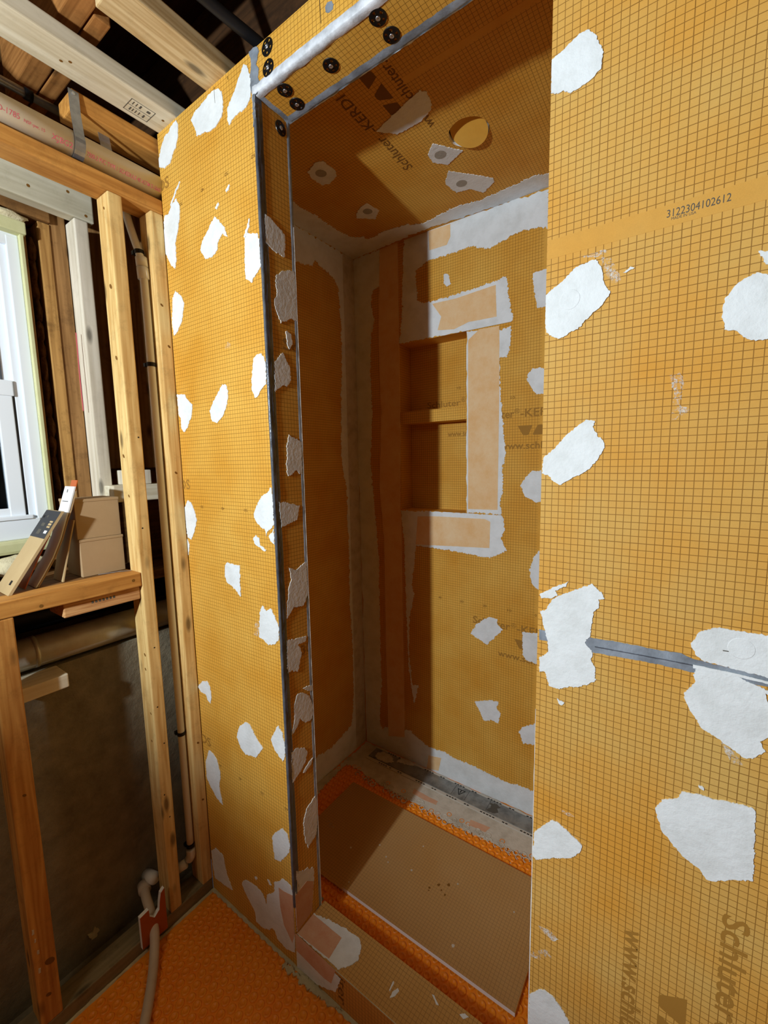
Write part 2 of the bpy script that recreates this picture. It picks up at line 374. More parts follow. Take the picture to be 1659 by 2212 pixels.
def text(parent, body, pos, d, n, width=None, cap=1.0, mat='print', lift=0.03, bold=0.0, name='printed_lettering', align='LEFT', bend=None):
    """flat printed lettering: pos = baseline start (cm), d = reading direction, n = outward normal; scaled to width x cap height"""
    cu = bpy.data.curves.new('t', 'FONT'); cu.body = body; cu.size = 1.0; cu.offset = bold; cu.resolution_u = 3
    ob = bpy.data.objects.new('t', cu); COL.objects.link(ob)
    me = bpy.data.meshes.new_from_object(ob.evaluated_get(bpy.context.evaluated_depsgraph_get()))
    bpy.data.objects.remove(ob); bpy.data.curves.remove(cu)
    vs = [v.co.copy() for v in me.vertices]; fs = [tuple(p.vertices) for p in me.polygons]; bpy.data.meshes.remove(me)
    x0 = min(v.x for v in vs); x1 = max(v.x for v in vs)
    sy = cap/0.715; sx = (width/(x1-x0)) if width else sy
    d = Vector(d).normalized(); n = Vector(n).normalized(); u = n.cross(d); p = Vector(pos)
    if bend:   # wrap round a pipe along y: bend = (cx, cz, r, theta0)
        cx, cz, r, th = bend
        out = [(cx+(r+lift)*math.cos(th+v.y*sy/r), p.y+(v.x-x0)*sx, cz+(r+lift)*math.sin(th+v.y*sy/r)) for v in vs]
    else: out = [p + d*((v.x-x0)*sx) + u*(v.y*sy) + n*lift for v in vs]
    return link(name, out, fs, mat, parent)
def flat(parent, pts, mat, name, n, lift=0.03):
    """flat printed shape, points in cm"""
    n = Vector(n); P = [Vector(p)+n*lift for p in pts]
    f = list(range(len(P))); nr = (P[1]-P[0]).cross(P[2]-P[0])
    return link(name, P, [tuple(f if nr.dot(n) > 0 else reversed(f))], mat, parent)
def print_block(parent, s, d, n, base, logo=True, l1='Schluter', www='www.schluter.com', full=True, mat='print', k=1.0, parts=('a', 'b', 'c')):
    """the maker's printed block: name line, logo row, web line below"""
    d = Vector(d); n = Vector(n); u = n.cross(d); b = Vector(base)
    if 'a' in parts: text(parent, l1, b, d, n, 16.2*k, 2.95*k, mat, bold=0.008)
    return b, d, n, u
def logo_shapes(parent, at, d, n, mat='print', count=2):
    d = Vector(d); n = Vector(n); u = n.cross(d); a = Vector(at)
    shapes = [[(0, 3.5), (5.2, 3.5), (4.0, 0.3), (3.5, 0), (2.2, 0), (1.7, 0.3), (0.2, 3.0)], [(5.5, 0.0), (10.6, 0.0), (9.0, 3.2), (8.5, 3.5), (7.4, 3.5), (6.9, 3.2), (5.5, 0.6)], [(11, 3.5), (15, 3.5), (15.6, 2.4), (14.6, 0.2), (12.6, 0)]]
    for sh in shapes[:count]: flat(parent, [a+d*x+u*y for x, y in sh], mat, 'printed_logo', n)
def sweep(name, mat, prof, axis, a0, a1, parent, n=60, jit=0.05, smooth=True, closed=False):
    """profile (pairs in the two other axes) drawn along an axis with a hand-laid wobble"""
    ia, ib = AX[axis]; ic = 'xyz'.index(axis); vs = []; fs = []; m = len(prof)
    for i in range(n+1):
        t = a0+(a1-a0)*i/n
        for j, (p, q) in enumerate(prof):
            w = jit*noise.noise(Vector((t*0.35, j*3.1, len(name)))) + jit*0.5*noise.noise(Vector((t*1.3, j*2.3, 4.0)))
            w2 = jit*noise.noise(Vector((t*0.35, j*3.1, 9.0+len(name))))
            v = [0, 0, 0]; v[ic] = t; v[ia] = p+w; v[ib] = q+w2; vs.append(tuple(v))
    for i in range(n):
        for j in range(m if closed else m-1):
            fs.append((i*m+j, i*m+(j+1) % m, (i+1)*m+(j+1) % m, (i+1)*m+j))
    return link(name, vs, fs, mat, parent, smooth)

# ------------------------------------------------------------------ the setting
XL, XO, XR, YJ, YB, XC = 21.1, 61.5, 125.25, 10.3, 87.6, 18.6
ZT, ZH, ZC, ZCURB, ZIN = 232.0, 223.3, 231.5, 10.66, 1.7
XE = 150.0
# front partition left of the opening (front face y=0, jamb face x=XO)
wl = struct(box('wall_front_left', ['plain', 'front', 'jamb', 'foam'], XL, XO, 0, YJ, 0, ZT, face_mi={'-y': 1, '+x': 2, '+z': 3}))
wr = struct(box('wall_front_right', ['plain', 'frontR'], XR, 300, 0, YJ, 0, 262, face_mi={'-y': 1}))
wh = struct(box('wall_header', ['plain', 'header', 'hunder', 'foam'], XO, XR, 0, YJ, ZH, ZT, face_mi={'-y': 1, '-z': 2, '+z': 3}))
# alcove back wall with the niche opening
NX0, NX1, NZ0, NZ1, NYB = 42.2, 72.9, 120.9, 191.0, 96.6
xs = [XC, NX0, NX1, XE]; zs = [0, NZ0, NZ1, ZC]; vs = []; fs = []
for i in range(3):
    for j in range(3):
        if (i, j) == (1, 1): continue
        k = len(vs); vs += [(xs[i], YB, zs[j]), (xs[i+1], YB, zs[j]), (xs[i+1], YB, zs[j+1]), (xs[i], YB, zs[j+1])]; fs.append((k, k+1, k+2, k+3))
wb = struct(link('wall_alcove_back', vs, fs, 'back'))
nb = link('niche_box', [(x, y, z) for x in (NX0, NX1) for y in (YB, NYB) for z in (NZ0, NZ1)],
          [(2, 3, 7, 6), (0, 1, 3, 2), (4, 6, 7, 5), (0, 2, 6, 4), (1, 5, 7, 3)], ['niche', 'nicheside', 'plain'], wb, fmats=[0, 1, 1, 2, 2])
box('niche_shelf', ['plain', 'shelf', 'foam'], NX0+0.1, NX1-0.15, YB+0.4, NYB, 158.0, 163.0, wb, face_mi={'-y': 1})
wa = struct(box('wall_alcove_left', ['plain', 'side'], XC-1.4, XC, YJ, YB, 0, ZC, face_mi={'+x': 1}))
struct(box('wall_alcove_right', ['plain', 'side'], XE, XE+1.4, YJ, YB, 0, ZC, face_mi={'-x': 1}))
# alcove ceiling with a round cut-out
HCX, HCY, HR = 90.4, 49.7, 5.5
seg = 48; vs = []; fs = []; fm = []
q = 8.0
def sqpt(w):
    c, s_ = math.cos(w), math.sin(w); k = q/max(abs(c), abs(s_)); return (HCX+c*k, HCY+s_*k)
for zz in (ZC, ZC+1.3):
    for i in range(seg):
        w = 2*math.pi*i/seg; rr = HR*(1+0.008*math.sin(7*w)); vs.append((HCX+rr*math.cos(w), HCY+rr*math.sin(w), zz))
for i in range(seg): vs.append((*sqpt(2*math.pi*i/seg), ZC))
for i in range(seg):
    j = (i+1) % seg
    fs.append((i, 2*seg+i, 2*seg+j, j)); fm.append(0)
    fs.append((i, j, seg+j, seg+i)); fm.append(1)
for (x0, x1, y0, y1) in ((XC, HCX-q, YJ, YB), (HCX+q, XE, YJ, YB), (HCX-q, HCX+q, YJ, HCY-q), (HCX-q, HCX+q, HCY+q, YB)):
    k = len(vs); vs += [(x0, y0, ZC), (x1, y0, ZC), (x1, y1, ZC), (x0, y1, ZC)]; fs.append((k, k+3, k+2, k+1)); fm.append(0)
ce = struct(link('ceiling_alcove', vs, fs, ['ceil', 'foam'], fmats=fm))
# the sawn-out disc hangs askew in the hole
dd = Vector((0.35, 0.937, 0)); th = math.atan(0.31); nrm = (dd*-math.sin(th) + Vector((0, 0, -math.cos(th)))); e1 = (dd*math.cos(th) + Vector((0, 0, -math.sin(th)))); e2 = nrm.cross(e1)
cen = Vector((HCX, HCY, ZC+0.5)); vs = []; fs = []; fm = []
for kk in (0, 1):
    for i in range(seg):
        w = 2*math.pi*i/seg; vs.append(cen + e1*(5.25*math.cos(w)) + e2*(5.25*math.sin(w)) - nrm*(1.3*kk))
fs.append(tuple(range(seg))); fm.append(0); fs.append(tuple(range(2*seg-1, seg-1, -1))); fm.append(0)
for i in range(seg): j = (i+1) % seg; fs.append((i, j, seg+j, seg+i)); fm.append(1)
tag(link('cut_disc', vs, fs, ['plain', 'foam'], ce, fmats=fm), 'sawn-out orange disc tilted in its round hole')

# floors
fo = struct(box('floor', 'membrane', XL+0.2, 300, -340, 0, -2, 0))
fa = struct(box('floor_alcove', 'membrane', XC, XE, YJ+1.3, YB, -2, ZIN))
fsl = struct(box('floor_slab', 'slab', -20, XL+0.2, -340, 0, -2, 0.0))
# the rest of the room, out of view
struct(box('wall_rear', 'wallpaint', -20, 300, -342, -340, -2, 262))
struct(box('wall_right', 'wallpaint', 300, 302, -342, 100, -2, 262))
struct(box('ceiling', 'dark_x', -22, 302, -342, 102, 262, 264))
struct(box('wall_back_outer', 'dark_x', -20, 300, 100, 102, -2, 262))
cw = struct(box('wall_left_concrete', 'concrete', -20, 8.8, -340, 100, -2, 89.5))
struct(box('wall_left_sheathing', 'brown_y', -20, -13, -26.0, 100, 89.5, 262))
struct(box('wall_left_sheathing_below', 'brown_y', -20, -13, -130, -26.0, 89.5, 117.0))
struct(box('wall_left_sheathing_above', 'brown_y', -20, -13, -130, -26.0, 207, 262))
struct(box('wall_left_far', 'wallpaint', -20, -9, -340, -130, 89.5, 262))

# membrane studs: moulded rings
def ring_field(name, rect, zb, parent, pitch, ro=0.92, skip=None, h=0.42):
    mb = MB(); x0, x1, y0, y1 = rect; row = 0; y = y0+pitch*0.5; sg = 12
    while y < y1-ro*0.6:
        x = x0+pitch*0.5+(pitch*0.5 if row % 2 else 0)
        while x < x1-ro*0.6:
            if not (skip and skip(x, y)):
                vs = []; jh = random.uniform(0.85, 1.1)
                for (r, z) in ((ro, 0.0), (ro*0.86, h*jh), (ro*0.62, h*jh), (ro*0.48, h*0.45)):
                    for i in range(sg):
                        w = 2*math.pi*i/sg; vs.append((x+r*math.cos(w), y+r*math.sin(w), zb+z))
                fs = [(k*sg+i, k*sg+(i+1) % sg, (k+1)*sg+(i+1) % sg, (k+1)*sg+i) for k in range(3) for i in range(sg)] + [tuple(3*sg+i for i in range(sg))]
                mb.add(vs, fs)
            x += pitch
        y += pitch*0.87; row += 1
    o = mb.build(name, 'membrane', parent, True); o['kind'] = 'stuff'; return o
ring_field('membrane_studs', (XL+1.2, 130, -75, -1.0), 0.0, fo, 2.75, 1.22, None, 0.42)
inboard = lambda x, y: 33.5 < x < 115 and 23.5 < y < 59.5
ring_field('membrane_studs', (XC+0.4, 132, YJ+1.6, 70.5), ZIN, fa, 2.7, 1.15, inboard, 0.42)
rm = MB(); rr_ = random.Random(5)
for k in range(64):
    x = 30 + k*1.35; y = 66.2 + rr_.uniform(-1.6, 1.8) + 0.02*k; R0 = rr_.uniform(0.85, 1.1)
    if rr_.random() < 0.8: rm.tube([(x+R0*math.cos(w), y+R0*math.sin(w), ZIN+0.46) for w in [6.2832*i/18*(0.75+0.25*(k % 2)) for i in range(19)]], 0.16, 6)
tag(rm.build('mortar_rims', 'mortar', fa, True), kind='stuff')

# ------------------------------------------------------------------ mortar, tape and print on the left front wall
LP = dict(ca=(XL+0.05, XO-0.35), cb=(0.4, ZT-0.2))
for c, p in [
    ('L1', [(28,830),(60,720),(90,690),(110,640),(150,590),(168,620),(165,720),(150,800),(125,860),(105,930),(60,975),(15,965),(12,920)]),
    ('L1', [(270,590),(300,530),(440,360),(480,340),(515,360),(530,480),(515,560),(470,640),(420,680),(370,690),(320,720),(300,650)]),
    ('L1', [(560,500),(600,400),(690,145),(715,160),(745,260),(745,400),(710,490),(650,530),(610,570),(575,630),(560,590)]),
    ('L1', [(60,1350),(90,1340),(120,1260),(150,1215),(180,1270),(182,1350),(165,1480),(145,1570),(155,1690),(145,1775),(110,1740),(60,1630),(55,1500)]),
    ('L1', [(105,1260),(175,1080),(185,1080),(140,1200),(110,1280)]),
    ('L1', [(345,1620),(360,1550),(460,1355),(500,1400),(530,1430),(565,1525),(525,1490),(485,1560),(480,1620),(440,1680),(385,1695)]),
    ('L1', [(700,1530),(720,1490),(800,1490),(815,1560),(825,1760),(770,1840),(755,1885),(730,1865),(705,1850),(698,1700)]),
    ('L1', [(690,1520),(735,1370),(737,1430),(702,1530)]),
    ('L1', [(125,2000),(145,1945),(190,1985),(215,2040),(200,2180),(170,2260),(136,2305),(120,2200)]),
    ('L1', [(462,1290),(485,1245),(494,1265),(475,1300)]), ('L1', [(545,1150),(575,1100),(572,1135),(552,1165)]),
    ('L2', [(770,270),(800,240),(830,232),(855,270),(868,330),(870,480),(830,520),(800,580),(780,588),(755,520),(755,450)]),
    ('L2', [(420,690),(440,640),(520,480),(550,485),(568,540),(560,640),(530,720),(480,790),(440,775),(428,730)]),
    ('L2', [(160,560),(220,560),(240,600),(280,640),(275,740),(240,830),(215,862),(195,830),(190,750),(175,730),(165,640)]),
    ('L2', [(220,1470),(245,1405),(270,1420),(300,1490),(315,1560),(300,1650),(275,1715),(245,1700),(232,1600)]),
    ('L2', [(238,1710),(258,1760),(250,1840),(240,1840)]),
    ('L2', [(775,1500),(800,1430),(830,1370),(880,1345),(905,1300),(915,1330),(925,1480),(930,1600),(880,1650),(870,1690),(860,1640),(800,1590),(772,1540)]),
    ('L2', [(765,1710),(785,1680),(815,1710),(820,1760),(870,1800),(860,1812),(780,1750)]),
    ('L2', [(890,1690),(930,1630),(938,1760),(905,1730)]),
    ('L2', [(540,1920),(560,1895),(610,1915),(660,1920),(665,2170),(630,2120),(590,2080),(560,2060),(540,2000)]),
    ('L3', [(670,80),(690,30),(720,70),(760,55),(790,120),(825,210),(820,300),(790,335),(740,345),(710,310),(665,275)]),
    ('L3', [(180,670),(210,635),(250,630),(275,680),(285,760),(278,810),(255,780),(240,735),(200,715)]),
    ('L3', [(487,1070),(510,990),(560,955),(590,975),(630,1060),(695,1165),(640,1240),(615,1225),(560,1215),(520,1160)]),
    ('L3', [(760,1090),(815,985),(850,1040),(870,1140),(872,1230),(855,1270),(790,1180)]),
    ('L3', [(240,1280),(265,1180),(300,1210),(330,1260),(357,1370),(350,1480),(375,1615),(330,1560),(280,1470),(250,1400)]),
    ('L3', [(770,1860),(830,1810),(850,1800),(890,1850),(910,1930),(905,1990),(870,2030),(835,2065),(790,2045),(775,1930)]),
    ('E', [(1355,260),(1380,240),(1430,290),(1450,400),(1490,510),(1430,470),(1380,430),(1365,350)]),
    ('F', [(80,330),(105,325),(125,360),(105,380)]), ('F', [(285,370),(310,380),(355,465),(330,460)])]:
    patch(wl, c, p, 'y', 0, **LP)
for c, p in [('L3', [(615,255),(640,140),(660,150),(655,280)]), ('L2', [(535,195),(560,140),(585,160),(575,195)]), ('L1', [(385,220),(410,205),(440,260),(410,290)])]:
    patch(wl, c, p, 'y', 0, 'smear', 0.05, 0.1, 'mortar_smear', **LP)
patch(wl, 'F', [(-127,440),(-80,380),(0,410),(120,500),(210,600),(240,690),(275,800),(280,620),(330,610),(380,600),(410,540),(395,420),(490,400),(530,355),(620,420),(670,480),(700,600),(725,640),(740,1230),(740,1560),(600,1500),(450,1330),(420,1220),(360,1150),(330,1190),(220,1160),(110,1050),(90,900),(0,720),(-60,600)], 'y', 0, **LP)
patch(wl, 'F', [(475,495),(560,560),(722,640),(740,1230),(700,1400),(560,1100),(500,800)], 'y', 0, 'pink', 0.06, 0.03, 'corner_tape', ca=LP['ca'], cb=LP['cb'], z0=0.14)
# jamb face
JP = dict(ca=(0.3, YJ-0.35), cb=(ZCURB, ZH))
for c, p in [
    ('L1', [(855,1340),(900,1370),(960,1440),(1010,1500),(1015,1600),(1005,1680),(940,1640),(880,1580),(860,1560)]),
    ('L1', [(930,2030),(950,1960),(940,1830),(990,1790),(1080,1790),(1100,1850),(1110,2190),(1060,2165),(980,2205),(945,2100)]),
    ('L2', [(1020,60),(1060,80),(1072,150),(1050,200),(1030,150)]),
    ('L2', [(930,300),(995,230),(1050,340),(1060,450),(1030,500),(990,490),(935,540)]),
    ('L2', [(1030,1000),(1045,880),(1100,920),(1145,940),(1150,1200),(1100,1165),(1040,1210),(1030,1150)]),
    ('L2', [(965,1415),(1130,1445),(1110,1560),(1040,1590),(985,1620)]),
    ('L2', [(1045,1940),(1100,1960),(1185,1890),(1195,2150),(1160,2240),(1080,2250),(1060,2300),(1030,2345),(1035,2212),(1045,2100),(1065,2030)]),
    ('L3', [(882,310),(1035,272),(1030,310),(970,340),(1000,400),(985,470),(970,555),(925,545),(888,570)]),
    ('L3', [(940,820),(965,740),(1010,720),(1060,750),(1090,820),(1085,930),(1030,960),(985,930),(960,1000),(920,1060),(945,930)]),
    ('L3', [(1010,690),(1085,660),(1090,700),(1050,710)]),
    ('L3', [(915,1200),(960,1165),(1020,1160),(1045,1190),(1030,1270),(990,1350),(945,1420),(925,1440)]),
    ('L3', [(1010,1360),(1060,1270),(1090,1240),(1075,1290),(1025,1360)]),
    ('L3', [(1015,1760),(1040,1640),(1110,1545),(1130,1600),(1115,1850),(1050,1960),(1020,1860)]),
    ('F', [(750,230),(860,240),(940,170),(980,210),(1020,170),(1040,240),(1020,700),(1005,880),(760,1220),(720,640),(760,500)])]:
    patch(wl, c, p, 'x', XO, **JP)
patch(wl, 'F', [(725,640),(920,395),(1025,400),(1005,880),(765,1225),(745,1000)], 'x', XO, 'pink', 0.06, 0.02, 'corner_tape', ca=JP['ca'], cb=JP['cb'], z0=0.14)
# corner beads of grey sealant
sweep('corner_bead', 'darkseal', [(XO-0.55, -0.06), (XO-0.2, -0.16), (XO+0.14, -0.12), (XO+0.17, 0.25), (XO+0.10, 0.55), (XO+0.18, 0.9), (XO+0.09, 1.3), (XO+0.12, 1.7), (XO+0.02, 2.0)], 'z', 19.5, ZH+0.2, wl, 150, 0.09)
sweep('edge_bead', 'sealant', [(XO+0.02, YJ-1.0), (XO+0.10, YJ-0.8), (XO+0.12, YJ-0.3), (XO+0.05, YJ+0.05)], 'z', ZCURB, ZH, wl, 120, 0.07)
sweep('edge_line', 'plaster', [(XO+0.10, YJ-0.25), (XO+0.20, YJ-0.1), (XO+0.08, YJ+0.08)], 'z', ZCURB, 200, wl, 120, 0.06)
patch(wl, 'F', [(1005,880),(1030,760),(1110,680),(1200,680),(1130,820),(1060,900)], 'z', ZCURB, 'sealant', 0.2, 0.1, 'sealant_blob')
# printing on the left wall
tag(text(wl, 'DS', pt('L1', 15, 1172, 'y', 0), (1, 0, 0), (0, -1, 0), 5.2, 2.9, 'print', bold=0.016), 'cut-off capital letters at the wall edge')
text(wl, 'DS', pt('L2', 185, 1312, 'y', 0), (1, 0, 0), (0, -1, 0), 5.2, 2.9, 'print', bold=0.016)
text(wl, 'DS', pt('L3', 205, 1110, 'y', 0), (1, 0, 0), (0, -1, 0), 5.2, 2.9, 'print', bold=0.016)
for zr in (211.35, 130.12, 48.9):
    for n_ in (30, 40, 50, 60):
        text(wl, str(n_), (n_+0.75, 0, zr+0.38), (-1, 0, 0), (0, -1, 0), 1.3, 0.8, 'print2', name='printed_ruler')
text(wl, 'Sc', pt('L2', 1000, 200, 'x', XO), (0, 1, 0), (1, 0, 0), 5.4, 2.9, 'print', bold=0.016)
text(wl, '30', pt('L3', 1000, 425, 'x', XO), (0, 1, 0), (1, 0, 0), 3.6, 2.6, 'print', bold=0.016)
# pencil ticks
for a, b in (((455,325),(463,455)), ((560,240),(563,268))):
    p0, p1 = pt('L1', *a, 'y', 0), pt('L1', *b, 'y', 0)
    flat(wl, [p0+Vector((-0.06,0,0)), p0+Vector((0.06,0,0)), p1+Vector((0.06,0,0)), p1+Vector((-0.06,0,0))], 'ink', 'pencil_tick', (0,-1,0), 0.17)

# ------------------------------------------------------------------ header: beads, washers
sweep('header_bead', 'silver', [(-0.06, ZH+1.7), (-0.16, ZH+1.3), (-0.26, ZH+0.7), (-0.22, ZH+0.1), (-0.08, ZH-0.12), (0.5, ZH-0.22), (1.0, ZH-0.2), (1.5, ZH-0.06)], 'x', XO-0.4, XR, wh, 130, 0.1)
sweep('header_inner_bead', 'sealant', [(YJ-1.8, ZH-0.04), (YJ-1.2, ZH-0.12), (YJ-0.5, ZH-0.16), (YJ+0.05, ZH-0.1), (YJ+0.12, ZH+0.8)], 'x', XO, XR, wh, 130, 0.16)
sweep('header_inner_tear', 'plaster', [(YJ-0.1, ZH-0.16), (YJ+0.2, ZH-0.05), (YJ+0.25, ZH+0.3)], 'x', XO, XR, wh, 160, 0.2)
sweep('corner_seal', 'sealant', [(XO+0.02, ZH-0.02), (XO+0.3, ZH-0.16), (XO+0.9, ZH-0.18), (XO+1.4, ZH-0.03)], 'y', -0.1, YJ, wh, 30, 0.12)
slab_poly('corner_seal', 'sealant', [(XO-0.7, 217), (XO+0.25, 219), (XO+0.3, ZH+0.5), (XO+2.3, ZH+1.0), (XO+1.6, 226), (XO+2.1, 227.4), (XO+1.2, 228.6), (XO+2.4, 230.6), (XO+1.4, ZT), (XO-0.9, ZT+0.1), (XO-0.4, 229.5), (XO-0.9, 227), (XO-0.5, 222)], 'y', 0, -1, 0.12, wh, 0.15)
patch(wh, 'H', [(1290,110),(1320,40),(1380,15),(1410,60),(1400,130),(1340,180),(1300,170)], 'y', 0, 'sealant', 0.06, 0.1, 'sealant_smear')
p0 = pt('H', 1215, 0, 'y', 0); p1 = pt('H', 1235, 325, 'y', 0)
flat(wh, [p0+Vector((-0.06,0,0)), p0+Vector((0.06,0,0)), p1+Vector((0.06,0,0)), p1+Vector((-0.06,0,0))], 'ink', 'pencil_tick', (0,-1,0))
def washer(parent, c, n, R=1.72, rot=0.0):
    n = Vector(n).normalized(); a = n.orthogonal().normalized(); b = n.cross(a); c = Vector(c)
    sg = 40; radii = [0.30*R, 0.50*R, 0.78*R, 0.97*R, R]; hh = [0.26, 0.22, 0.20, 0.16, 0.02]; vs = []; fs = []
    for r, h in zip(radii, hh):
        for i in range(sg):
            w = 2*math.pi*i/sg + rot; vs.append(c + (a*math.cos(w)+b*math.sin(w))*r + n*h)
    for k in range(4):
        for i in range(sg):
            if k == 1 and i % 8 in (1, 2, 3): continue     # five slots
            fs.append((k*sg+i, k*sg+(i+1) % sg, (k+1)*sg+(i+1) % sg, (k+1)*sg+i))
    fs.append(tuple(range(sg)))
    o = link('fastener_washer', vs, fs, 'washer', parent)
    vs = []; fs = []
    for r, h in ((0.28*R, 0.24), (0.24*R, 0.36), (0.11*R, 0.40), (0.09*R, 0.30)):
        for i in range(16): w = 2*math.pi*i/16; vs.append(c + (a*math.cos(w)+b*math.sin(w))*r + n*h)
    for k in range(3):
        for i in range(16): fs.append((k*16+i, k*16+(i+1) % 16, (k+1)*16+(i+1) % 16, (k+1)*16+i))
    fs.append(tuple(48+i for i in range(16)))
    link('screw_head', vs, fs, 'screw', o, True)
for (x, z, r) in ((66.5, 230.1, 0.3), (66.5, 226.1, 1.0)): washer(wh, (x, 0, z), (0, -1, 0), 1.7, r)
for (x, y, r) in ((67.9, 3.2, 0.1), (67.3, 7.3, 0.8), (79.9, 4.8, 0.5), (93.3, 2.8, 0.2), (93.5, 7.0, 0.9)): washer(wh, (x, y, ZH), (0, 0, -1), 1.7, r)
washer(wl, (XO, 7.4, 220.7), (1, 0, 0), 1.6, 0.4)

# ------------------------------------------------------------------ right front wall
RP = dict(ca=(XR+0.03, 170), cb=(1, 255))
for c, p in [
    ('R1', [(135,430),(230,350),(330,245),(405,212),(440,245),(490,330),(498,400),(485,490),(420,560),(340,620),(270,660),(220,640),(180,665),(133,660)]),
    ('R2', [(95,290),(200,200),(300,100),(400,50),(450,35),(490,90),(500,180),(548,270),(500,350),(420,420),(340,510),(240,570),(195,592),(150,580),(100,550),(88,480)]),
    ('R2', [(640,130),(690,85),(720,95),(660,130)]),
    ('R2', [(1335,430),(1360,300),(1450,200),(1580,125),(1659,150),(1720,180),(1760,400),(1700,580),(1620,605),(1560,600),(1500,585),(1430,540),(1350,530)]),
    ('R1', [(1590,1770),(1700,1780),(1740,1890),(1640,1850)]),
    ('R2', [(80,1430),(150,1370),(250,1260),(380,1160),(440,1170),(430,1220),(460,1280),(500,1310),(508,1360),(460,1440),(400,1510),(330,1555),(250,1590),(190,1620),(150,1600),(110,1550),(68,1540)]),
    ('R3', [(55,550),(100,540),(140,470),(230,430),(350,390),(425,360),(450,390),(500,440),(510,465),(465,470),(470,520),(430,560),(420,640),(410,720),(370,775),(420,830),(415,900),(445,960),(440,1050),(400,1065),(300,1085),(180,1095),(120,1080),(90,980),(50,980),(50,880),(115,840),(110,760),(90,700)]),
    ('R3', [(55,430),(120,400),(180,375),(255,345),(240,380),(160,410),(180,440),(130,465),(60,460)]),
    ('R3', [(1115,780),(1180,700),(1290,670),(1450,690),(1659,725),(1800,740),(1800,1070),(1620,1010),(1420,960),(1200,900),(1140,850)]),
    ('R3', [(1065,1130),(1150,1050),(1130,1000),(1170,940),(1420,1000),(1659,1110),(1800,1150),(1800,1220),(1640,1130),(1659,1200),(1700,1300),(1659,1440),(1600,1470),(1640,1540),(1550,1590),(1480,1580),(1400,1520),(1310,1450),(1200,1380),(1150,1310),(1100,1230)]),
    ('R3', [(175,1165),(195,1185),(225,1195),(205,1215),(185,1200)]),
    ('R4', [(78,460),(130,420),(195,377),(230,390),(320,470),(400,550),(385,600),(320,635),(190,635),(90,645),(65,620)]),
    ('R4', [(895,300),(950,240),(1060,225),(1075,185),(1180,200),(1300,240),(1450,265),(1560,300),(1575,330),(1565,560),(1555,790),(1440,780),(1290,790),(1240,775),(1190,700),(1080,620),(990,510),(940,450),(915,380)]),
    ('R4', [(1190,140),(1225,160),(1225,178),(1195,160)]),
    ('R4', [(45,1560),(100,1530),(140,1525),(200,1570),(260,1650),(300,1720),(330,1790),(330,1900),(35,1900),(40,1700)])]:
    patch(wr, c, p, 'y', 0, rag=0.09, step=0.2, **RP)
patch(wr, 'R3', [(48,680),(100,690),(400,740),(600,770),(900,830),(1050,850),(1130,890),(1420,960),(1659,1020),(1800,1050),(1800,1110),(1659,1085),(1500,1060),(1130,985),(900,930),(430,845),(130,770),(48,755)], 'y', 0, 'sealant', 0.07, 0.05, 'seam_sealant', **RP)
patch(wr, 'R3', [(440,800),(900,885),(1130,930),(1130,937),(900,892),(440,807)], 'y', 0, 'darkseal', 0.05, 0.02, 'seam_ridge', ca=RP['ca'], z0=0.07)
patch(wr, 'R3', [(1130,925),(1420,985),(1659,1045),(1800,1075),(1800,1095),(1659,1062),(1420,1005),(1130,950)], 'y', 0, 'plaster', 0.12, 0.03, 'seam_ridge', ca=RP['ca'], z0=0.18)
for c, p in [('R2', [(485,20),(540,15),(590,90),(625,180),(560,215),(530,150),(490,110)]), ('R2', [(965,850),(1040,825),(1065,900),(1040,1060),(1110,1090),(1000,1170),(970,1180),(1000,1000)]),
             ('R4', [(90,1085),(170,1120),(240,1190),(200,1200),(130,1130)]), ('R4', [(50,1270),(150,1260),(195,1310),(140,1330),(60,1310)]),
             ('R4', [(240,300),(310,330),(350,360),(290,345)]), ('R3', [(1310,1440),(1450,1580),(1490,1640),(1400,1620)]), ('R2', [(330,10),(590,-50),(480,10),(340,30)])]:
    patch(wr, c, p, 'y', 0, 'smear', 0.04, 0.1, 'mortar_smear', **RP)
patch(wr, 'R3', [(1340,825),(1425,838),(1425,845),(1340,832)], 'y', 0, 'inkgrey', 0.02, 0, 'score_mark', z0=0.15)
# round fastener heads showing through the mortar
for c, x, y, r in (('R3', 1470, 815, 1.45), ('R2', 265, 320, 1.5)):
    cc = pt(c, x, y, 'y', 0); link('buried_washer', [cc+Vector((r*math.cos(w), -0.15-h, r*math.sin(w))) for h, k in ((0, 1), (0.06, 0.93)) for w in [2*math.pi*i/32 for i in range(32)] for r in [1.45*k]],
        [(i, (i+1) % 32, 32+(i+1) % 32, 32+i) for i in range(32)]+[tuple(range(32, 64))], 'plaster', wr)
# unprinted strip with the lot number
slab_poly('blank_strip', 'plainR', [(XR+0.05, 171.7), (170, 171.7), (170, 174.35), (XR+0.05, 174.35)], 'y', 0, -1, 0.02, wr, 0)
text(wr, '3122304102612', pt('P', 1440, 471, 'y', 0), (1, 0, -0.02), (0, -1, 0), 6.5, 0.95, 'inkgrey', lift=0.04)
text(wr, 'MADE IN USA', pt('P', 1450, 474, 'y', 0)+Vector((0,0,-0.1)), (1, 0, -0.02), (0, -1, 0), 2.6, 0.35, 'inkgrey', lift=0.04)
# edge of the board
slab_poly('board_edge', 'foam', [(XR-0.02, 1), (XR+0.16, 1), (XR+0.12, 60), (XR+0.02, 100), (XR-0.02, 100)], 'y', 0, -1, 0.03, wr, 0.02)
